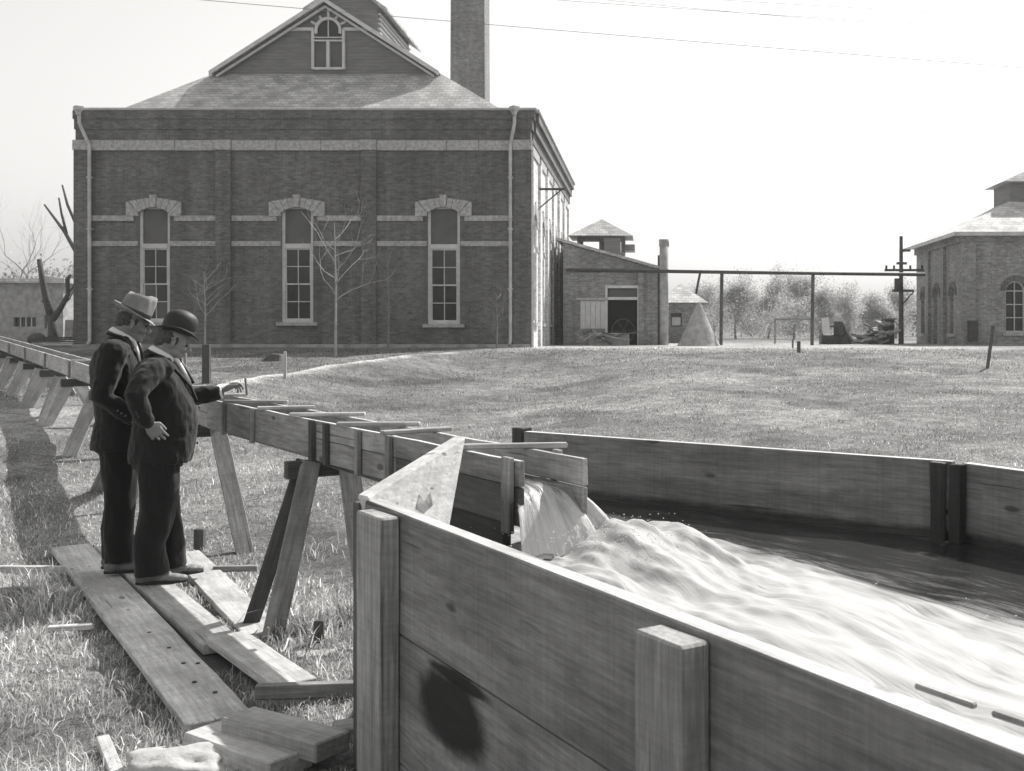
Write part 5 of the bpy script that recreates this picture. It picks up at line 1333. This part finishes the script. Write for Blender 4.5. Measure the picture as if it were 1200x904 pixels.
def shoe(parent, ankle, yaw, L=.285, mat='leather'):
    a = Vector(ankle); rz = Matrix.Rotation(yaw, 3, 'Z'); mb = MB()
    for (x, z, r3) in ((-.05, .045, (.05, .038, .042)), (.0, .055, (.06, .040, .05)), (.06, .042, (.065, .043, .036)), (.12, .032, (.06, .046, .027)), (.165, .027, (.045, .04, .022))):
        mb.ball(a + rz @ Vector((x, 0, z)), r3, rz, 12, 8)
    mb.tube([a + Vector((-.02, 0, .05)), a + Vector((-.02, 0, .14))], [.045, .043], 10)
    o = link('shoe', remesh(mb, .007, 3), parent, mat)
    mb = MB(); pts = []
    for k in range(20):
        q = 2 * math.pi * k / 20; x = .055 + .152 * math.cos(q); pts.append(a + rz @ Vector((x, (.044 if x > .06 else .036) * math.sin(q), 0)))
    mb.prism(pts, (0, 0, .018)); s = link('sole', mb.mesh('sole'), o, 'sole')
def ring_band(name, parent, pts, rad, mat, n=14, flat=None):
    o = link(name, MB().tube(pts, rad, n).mesh(name, True), parent, mat); return o
TH_ = math.atan2(.44, .9)
def man_bowler():
    base = G(185, 680, -.02)
    t = thing('person', 'stout man in a black bowler hat and dark suit reaching out to the flume edge', 'person', base, 'the two men', TH_)
    t.scale = (1.03, 1.03, 1.03)
    RS, RE, RW = Vector((-.03, -.205, 1.35)), Vector((-.135, -.33, 1.20)), Vector((-.075, -.30, 1.045))
    LS, LE, LW = Vector((.03, .20, 1.36)), Vector((.18, .27, 1.15)), Vector((.39, .25, 1.185))
    hc = Vector((.09, 0, 1.525)); pit = .40
    # body: one continuous surface under the clothes
    mb = MB(); rot = head(mb, hc, pit, 0, 1.18)
    mb.tube([hc + rot @ Vector((-.035, 0, -.02)), (.035, 0, 1.45), (.01, 0, 1.37)], [.06, .062, .08], 14)
    loft(mb, [(.8, -.02, 0, .11, .14), (.95, .02, 0, .14, .15), (1.1, .03, 0, .15, .15), (1.25, .01, 0, .13, .16), (1.38, .0, 0, .09, .16), (1.42, .01, 0, .06, .1)])
    limb(mb, [RS, RE, RW], [.055, .045, .029]); limb(mb, [LS, LE, LW], [.055, .045, .029])
    for s, kx, fx in ((-1, .0, -.035), (1, .03, .075)): limb(mb, [(-.01, s * .09, .84), (kx, s * .1, .46), (fx - .01, s * .1, .09)], [.09, .065, .042]); mb.tube([(fx - .01, s * .1, .08), (fx + .1, s * .1, .04)], [.04, .03], 8)
    hd = Vector((.55, .15, -.80)); hand(mb, RW + Vector((.012, -.002, -.012)), hd, (-.05, -1, .1), (.75, -.1, .6), (.25, .32, .4, .5))
    hd2 = Vector((.86, -.1, .46)); hand(mb, LW + Vector((.012, 0, .004)), hd2, (-.3, .55, .75), (.1, -.85, .5), (.5, .65, .8, .95))
    link('body', remesh(mb, .0048, 2), t, 'skin')
    for s in (-1, 1):
        link('eye', MB().ball(hc + rot @ Vector((.0815, s * .031, .006)), (.0085, .013, .0075), rot).mesh('eye', True), t, 'tie')
    mb = MB(); mb.ball(hc + rot @ Vector((-.03, 0, .022)), (.084, .0815, .07), rot); mb.ball(hc + rot @ Vector((-.06, 0, -.025)), (.052, .062, .045), rot)
    for s in (-1, 1): mb.ball(hc + rot @ Vector((.016, s * .069, .012)), (.012, .009, .03), rot)
    link('hair', remesh(mb, .006, 1, .003, 60), t, 'hair')
    wear_hat(t, 'bowler', hc + rot @ Vector((-.0, 0, .065)), pit - .06, 0, 'felt_dark')
    # jacket
    mb = MB()
    loft(mb, [(.755, .01, 0, .185, .205), (.80, .015, 0, .195, .212), (.88, .03, 0, .195, .205), (1.0, .045, 0, .195, .19), (1.1, .04, 0, .19, .19), (1.2, .015, 0, .172, .195), (1.29, -.012, 0, .155, .21), (1.35, -.02, 0, .125, .2), (1.395, -.01, 0, .10, .155), (1.425, .012, 0, .078, .1)], 28)
    limb(mb, [RS, (RS + RE) / 2 + Vector((-.01, -.015, 0)), RE, (RE + RW) / 2, RW], [.082, .074, .069, .061, .053]); limb(mb, [LS, (LS + LE) / 2, LE, (LE + LW) / 2, LW - Vector((.03, 0, .006))], [.09, .078, .07, .064, .056])
    mb.ball((-.01, -.165, 1.365), (.105, .085, .07)); mb.ball((.01, .165, 1.365), (.1, .085, .07)); mb.tube([(-.045, -.07, 1.42), (-.06, 0, 1.45), (-.045, .07, 1.42)], [.03, .03, .03], 8)
    j = link('jacket', remesh(mb, .009, 2, .0075, 13, 2, (1, 1, .9)), t, 'suit')
    # lapels, collar, shirt, tie, cuff, buttons
    mb = MB()
    for s in (-1, 1): mb.tube([(-.05, s * .05, 1.462), (.03, s * .085, 1.425), (.11, s * .06, 1.34), (.19, s * .035, 1.24), (.232, s * .02, 1.14)], [(.012, .03), (.012, .034), (.012, .04), (.012, .03), (.008, .012)], 8, ref=(0, 0, 1))
    link('lapel', remesh(mb, .007, 2), j, 'suit')
    mb = MB(); pts = [(.028 + .071 * math.cos(a), .071 * math.sin(a), 1.447 - .045 * math.cos(a)) for a in np.linspace(.3, 2 * math.pi - .3, 20)]
    mb.tube(pts, [(.019, .005)] * 20, 8, ref=(0, 0, 1)); link('shirt_collar', mb.mesh('shirt_collar', True), t, 'linen')
    mb = MB(); mb.tube([(.085, 0, 1.445), (.135, 0, 1.36), (.19, 0, 1.26)], [(.05, .02), (.045, .02), (.02, .02)], 10, ref=(0, 1, 0)); link('shirt_front', remesh(mb, .007, 2), t, 'linen')
    mb = MB(); mb.tube([(.11, 0, 1.44), (.16, 0, 1.35), (.21, 0, 1.255)], [(.018, .014), (.024, .012), (.02, .01)], 8, ref=(0, 1, 0)); link('tie', mb.mesh('tie', True), t, 'tie')
    d = (LW - LE).normalized(); ring_band('shirt_cuff', t, [LW - d * .04, LW + d * .012], [.05, .048], 'linen')
    d = (RW - RE).normalized(); ring_band('shirt_cuff', t, [RW - d * .03, RW + d * .006], [.048, .046], 'linen')
    for z, x in ((1.1, .243), (.98, .25), (.87, .232)): link('button', MB().ball((x, -.02, z), (.006, .012, .012)).mesh('button', True), j, 'button')
    for k in range(3): q = RE + (RW - RE) * (.62 + .1 * k); link('button', MB().ball(q + Vector((-.03, -.052, .0)), (.006, .006, .006)).mesh('button', True), j, 'button')
    # trousers
    mb = MB()
    loft(mb, [(.72, -.005, 0, .15, .19), (.86, .01, 0, .16, .185), (.95, .02, 0, .16, .18)], 20)
    for s, kx, fx in ((-1, .0, -.035), (1, .035, .075)): mb.tube([(-.005, s * .085, .82), (.005, s * .098, .64), (kx, s * .1, .46), (fx - .015, s * .1, .25), (fx, s * .1, .06)], [(.13, .115), (.125, .108), (.108, .098), (.10, .092), (.103, .095)], 16, ref=(1, 0, 0))
    link('trousers', remesh(mb, .011, 3, .009, 7, 5, (1.6, 1.6, .55)), t, 'trouser')
    shoe(t, (-.035, -.1, .0), -.1); shoe(t, (.075, .1, .0), .15)
    return t, LW, hd2
mt, lw, hd2 = man_bowler()
def man_fedora():
    base = G(143, 668, -.02)
    t = thing('person', 'taller man in a pale felt hat and dark suit standing behind the stout man', 'person', base, 'the two men', TH_)
    t.scale = (1.04, 1.04, 1.04)
    RS, RE, RW = Vector((-.05, -.205, 1.44)), Vector((-.115, -.26, 1.16)), Vector((.07, -.255, 1.02))
    LS, LE, LW = Vector((-.01, .20, 1.44)), Vector((-.02, .25, 1.15)), Vector((.09, .24, .95))
    hc = Vector((.065, 0, 1.63)); pit = .33
    mb = MB(); rot = head(mb, hc, pit)
    mb.tube([hc + rot @ Vector((-.035, 0, -.02)), (.01, 0, 1.55), (-.02, 0, 1.46)], [.058, .06, .075], 14)
    loft(mb, [(.85, -.03, 0, .11, .14), (1.0, -.02, 0, .12, .14), (1.15, -.02, 0, .125, .15), (1.33, -.03, 0, .12, .165), (1.46, -.03, 0, .09, .16), (1.5, -.02, 0, .06, .1)])
    limb(mb, [RS, RE, RW], [.052, .042, .028]); limb(mb, [LS, LE, LW], [.052, .042, .028])
    for s, kx, fx in ((-1, -.01, -.01), (1, .0, -.03)): limb(mb, [(-.03, s * .09, .9), (kx, s * .095, .49), (fx - .01, s * .095, .09)], [.085, .06, .04]); mb.tube([(fx - .01, s * .095, .08), (fx + .1, s * .095, .04)], [.04, .03], 8)
    hand(mb, RW + Vector((.012, 0, -.006)), (.85, .1, -.5), (.2, -1, .2), (.4, -.1, .85), .25)
    hand(mb, LW, (.5, -.1, -.85), (.2, 1, .1), (.8, 0, .4), .3)
    link('body', remesh(mb, .0050, 2), t, 'skin')
    for s in (-1, 1): link('eye', MB().ball(hc + rot @ Vector((.0815, s * .031, .006)), (.0085, .013, .0075), rot).mesh('eye', True), t, 'tie')
    mb = MB(); mb.ball(hc + rot @ Vector((-.03, 0, .022)), (.084, .0815, .07), rot); mb.ball(hc + rot @ Vector((-.058, 0, -.02)), (.05, .06, .04), rot)
    for s in (-1, 1): mb.ball(hc + rot @ Vector((.016, s * .069, .014)), (.012, .009, .026), rot)
    link('hair', remesh(mb, .006, 1, .003, 60), t, 'hair')
    wear_hat(t, 'fedora', hc + rot @ Vector((-.012, 0, .058)), pit + .10, .05, 'felt_light')
    mb = MB()
    loft(mb, [(.80, -.025, 0, .165, .2), (.88, -.02, 0, .165, .2), (1.0, -.01, 0, .15, .19), (1.12, -.02, 0, .15, .19), (1.25, -.035, 0, .155, .2), (1.36, -.04, 0, .15, .205), (1.44, -.04, 0, .125, .195), (1.5, -.025, 0, .09, .14), (1.545, -.01, 0, .068, .085)], 28)
    limb(mb, [RS, (RS + RE) / 2, RE, (RE + RW) / 2, RW - Vector((.02, 0, -.01))], [.09, .078, .07, .062, .054]); limb(mb, [LS, (LS + LE) / 2, LE, (LE + LW) / 2, LW], [.09, .078, .068, .06, .054])
    mb.ball((-.04, -.165, 1.46), (.095, .075, .06)); mb.ball((-.02, .165, 1.46), (.095, .075, .06))
    j = link('jacket', remesh(mb, .009, 2, .0075, 13, 7, (1, 1, .9)), t, 'suit2')
    mb = MB()
    for s in (-1, 1): mb.tube([(-.085, s * .05, 1.565), (.0, s * .082, 1.54), (.08, s * .06, 1.44), (.115, s * .03, 1.3), (.12, s * .02, 1.2)], [(.012, .03), (.012, .034), (.012, .04), (.012, .03), (.008, .012)], 8, ref=(0, 0, 1))
    link('lapel', remesh(mb, .007, 2), j, 'suit2')
    pts = [(.004 + .069 * math.cos(a), .069 * math.sin(a), 1.553 - .044 * math.cos(a)) for a in np.linspace(.35, 2 * math.pi - .35, 20)]
    link('shirt_collar', MB().tube(pts, [(.019, .005)] * 20, 8, ref=(0, 0, 1)).mesh('shirt_collar', True), t, 'linen')
    mb = MB(); mb.tube([(.06, 0, 1.53), (.09, 0, 1.44), (.11, 0, 1.33)], [(.05, .02), (.045, .02), (.02, .015)], 10, ref=(0, 1, 0)); link('shirt_front', remesh(mb, .007, 2), t, 'linen')
    mb = MB(); mb.tube([(.085, 0, 1.535), (.115, 0, 1.45), (.13, 0, 1.33)], [(.02, .014), (.025, .012), (.02, .01)], 8, ref=(0, 1, 0)); link('tie', mb.mesh('tie', True), t, 'tie')
    d = (RW - RE).normalized(); ring_band('shirt_cuff', t, [RW - d * .03, RW + d * .008], [.046, .044], 'linen')
    for k in range(3): q = RE + (RW - RE) * (.55 + .12 * k); link('button', MB().ball(q + Vector((-.01, -.062, -.01)), (.008, .005, .008)).mesh('button', True), j, 'shade')
    mb = MB(); loft(mb, [(.78, -.025, 0, .13, .175), (.92, -.02, 0, .135, .17), (1.0, -.02, 0, .13, .165)], 20)
    for s, kx, fx in ((-1, -.01, -.01), (1, .0, -.03)): mb.tube([(-.02, s * .085, .88), (-.015, s * .093, .68), (kx, s * .095, .48), (fx - .01, s * .095, .26), (fx, s * .095, .07)], [(.12, .105), (.112, .1), (.096, .09), (.09, .084), (.094, .088)], 16, ref=(1, 0, 0))
    link('trousers', remesh(mb, .011, 3, .009, 7, 9, (1.6, 1.6, .55)), t, 'trouser')
    shoe(t, (-.01, -.095, .0), -.05); shoe(t, (-.03, .095, .0), .1)
man_fedora()
# the little gauge rod held down to the flume's edge
hw_ = wmat(mt) @ (lw + Vector((.012, 0, .004)) + hd2.normalized() * .15 + Vector((0, -.03, -.015)))
o = MB().tube([hw_ + Vector((.012, 0, .035)), hw_ + Vector((.02, .01, -.09))], .008, 8).build('gauge_rod', 'wood', None, hw_); tag(o, 'short gauge rod held by the man in the bowler over the flume edge', 'rod')

# ------------------------------------------------------------------ grass
def make_grass():
    g = np.random.default_rng(11)
    def scatter(n, r0, r1, a0, a1):
        rr = r0 * (r1 / r0) ** g.random(n); th = a0 + (a1 - a0) * g.random(n)
        return rr * np.sin(th), rr * np.cos(th)
    X, Y, Wd, Hh, Tn = [], [], [], [], []
    def add(n, r0, r1, a0, a1, w, h):
        x, y = scatter(n, r0, r1, a0, a1)
        cl = fbm(x * 1.0, y, 3.1) * .5 + fbm(x, y + 5, 8.3) * .5 + .6 * fbm(x + 2, y * .7, 1.2)
        cl = cl - 1.3 * smooth(-x, 6.8, 8.5) * smooth(y, 11, 12.5) * (1 - smooth(y, 15, 18))
        keep = g.random(n) < np.clip(.55 + .6 * cl, .06, 1)
        s = soil(x, y); keep &= g.random(n) > s * 1.15
        keep &= ~((y > 16) & (np.abs(x - crest(y)) < .3) & (g.random(n) < .85))
        # not inside the tank
        ins = ((x - P0.x) * N1.x + (y - P0.y) * N1.y > -.05) & ((x - F0.x) * N2.x + (y - F0.y) * N2.y < .1) & ((x - F1.x) * N3.x + (y - F1.y) * N3.y < .1) & (((x - P0.x) * D1.x + (y - P0.y) * D1.y) > -.35)
        keep &= ~ins
        for (a, b, wid) in PL:
            d = (b - a); L = d.length; d = d / L; u = (x - a.x) * d.x + (y - a.y) * d.y; v = -(x - a.x) * d.y + (y - a.y) * d.x
            keep &= ~((u > -.02) & (u < L + .02) & (np.abs(v) < wid / 2 + .01))
        keep &= y < 37.2
        x, y = x[keep], y[keep]; r_ = np.hypot(x, y); m = len(x)
        X.append(x); Y.append(y); Wd.append(w(r_) * g.uniform(.6, 1.4, m)); Hh.append(h(r_) * g.uniform(.4, 1.5, m) * (1 + .5 * np.clip(fbm(x, y, 2.2), -1, 1)))
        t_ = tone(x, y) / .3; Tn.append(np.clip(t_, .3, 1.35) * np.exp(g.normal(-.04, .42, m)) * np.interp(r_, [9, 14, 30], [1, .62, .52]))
    add(150000, 3.2, 13, -.72, .02, lambda r_: .0042 * (.5 + r_ / 8), lambda r_: .05 + 0 * r_)
    add(190000, 10.5, 37, -.66, .42, lambda r_: .00065 * r_, lambda r_: .030 + .0004 * r_)
    # rank weeds by the boards
    for (px, py, n_, h_) in ((60, 715, 500, .16), (25, 705, 400, .17), (140, 705, 160, .12), (290, 790, 260, .1), (350, 735, 420, .13), (400, 735, 360, .13), (30, 760, 500, .1), (20, 690, 250, .16), (355, 650, 160, .1), (110, 720, 200, .1)):
        b = gpt(px, py); x = b.x + g.normal(0, .2, n_); y = b.y + g.normal(0, .2, n_); keep = np.ones(n_, bool)
        for (a, b_, wid) in PL:
            d = (b_ - a); L = d.length; d = d / L; u = (x - a.x) * d.x + (y - a.y) * d.y; v = -(x - a.x) * d.y + (y - a.y) * d.x
            keep &= ~((u > -.02) & (u < L + .02) & (np.abs(v) < wid / 2 + .02))
        x, y = x[keep], y[keep]; n_ = len(x)
        X.append(x); Y.append(y); Wd.append(g.uniform(.004, .010, n_)); Hh.append(h_ * g.uniform(.4, 1.3, n_)); Tn.append(np.exp(g.normal(-.1, .45, n_)))
    x, y, wd, hh, tn = (np.concatenate(q) for q in (X, Y, Wd, Hh, Tn)); n = len(x); z = gz(x, y) - .006
    az = g.uniform(0, 6.283, n); lean = np.abs(g.normal(.7, .4, n)); la = g.uniform(0, 6.283, n)
    wx, wy = np.cos(az) * wd / 2, np.sin(az) * wd / 2; lx_, ly_ = np.cos(la) * lean * hh, np.sin(la) * lean * hh
    v = np.empty((n, 5, 3))
    v[:, 0] = np.stack([x - wx, y - wy, z], 1); v[:, 1] = np.stack([x + wx, y + wy, z], 1)
    v[:, 2] = np.stack([x + wx * .8 + lx_ * .4, y + wy * .8 + ly_ * .4, z + hh * .6], 1); v[:, 3] = np.stack([x - wx * .8 + lx_ * .4, y - wy * .8 + ly_ * .4, z + hh * .6], 1)
    v[:, 4] = np.stack([x + lx_, y + ly_, z + hh * (1 - .25 * lean)], 1)
    b = np.arange(n)[:, None] * 5
    me = bpy.data.meshes.new('grass'); nq = n
    loops = np.concatenate([(b + np.array([0, 1, 2, 3])), (b + np.array([3, 2, 4]))], 1).reshape(-1)
    me.vertices.add(n * 5); me.vertices.foreach_set('co', v.reshape(-1).astype(np.float32))
    me.loops.add(len(loops)); me.loops.foreach_set('vertex_index', loops.astype(np.int32))
    st = (np.arange(n)[:, None] * 7 + np.array([0, 4])).reshape(-1); me.polygons.add(2 * n); me.polygons.foreach_set('loop_start', st.astype(np.int32))
    me.update(calc_edges=True)
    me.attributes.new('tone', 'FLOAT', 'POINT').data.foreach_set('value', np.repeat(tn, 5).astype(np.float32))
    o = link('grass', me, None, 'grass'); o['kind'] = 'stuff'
make_grass()

# ------------------------------------------------------------------ air
o = MB().box(-130, 130, -12, 240, -3, 40).build('haze', 'dark'); o['kind'] = 'stuff'
hm = bpy.data.materials.new('haze'); hm.use_nodes = True; t_ = hm.node_tree; t_.nodes.remove(t_.nodes['Principled BSDF'])
pv = t_.nodes.new('ShaderNodeVolumePrincipled'); pv.inputs['Density'].default_value = .0008; pv.inputs['Color'].default_value = (.97, .97, .97, 1)
t_.links.new(pv.outputs[0], t_.nodes['Material Output'].inputs['Volume']); o.data.materials.clear(); o.data.materials.append(hm)
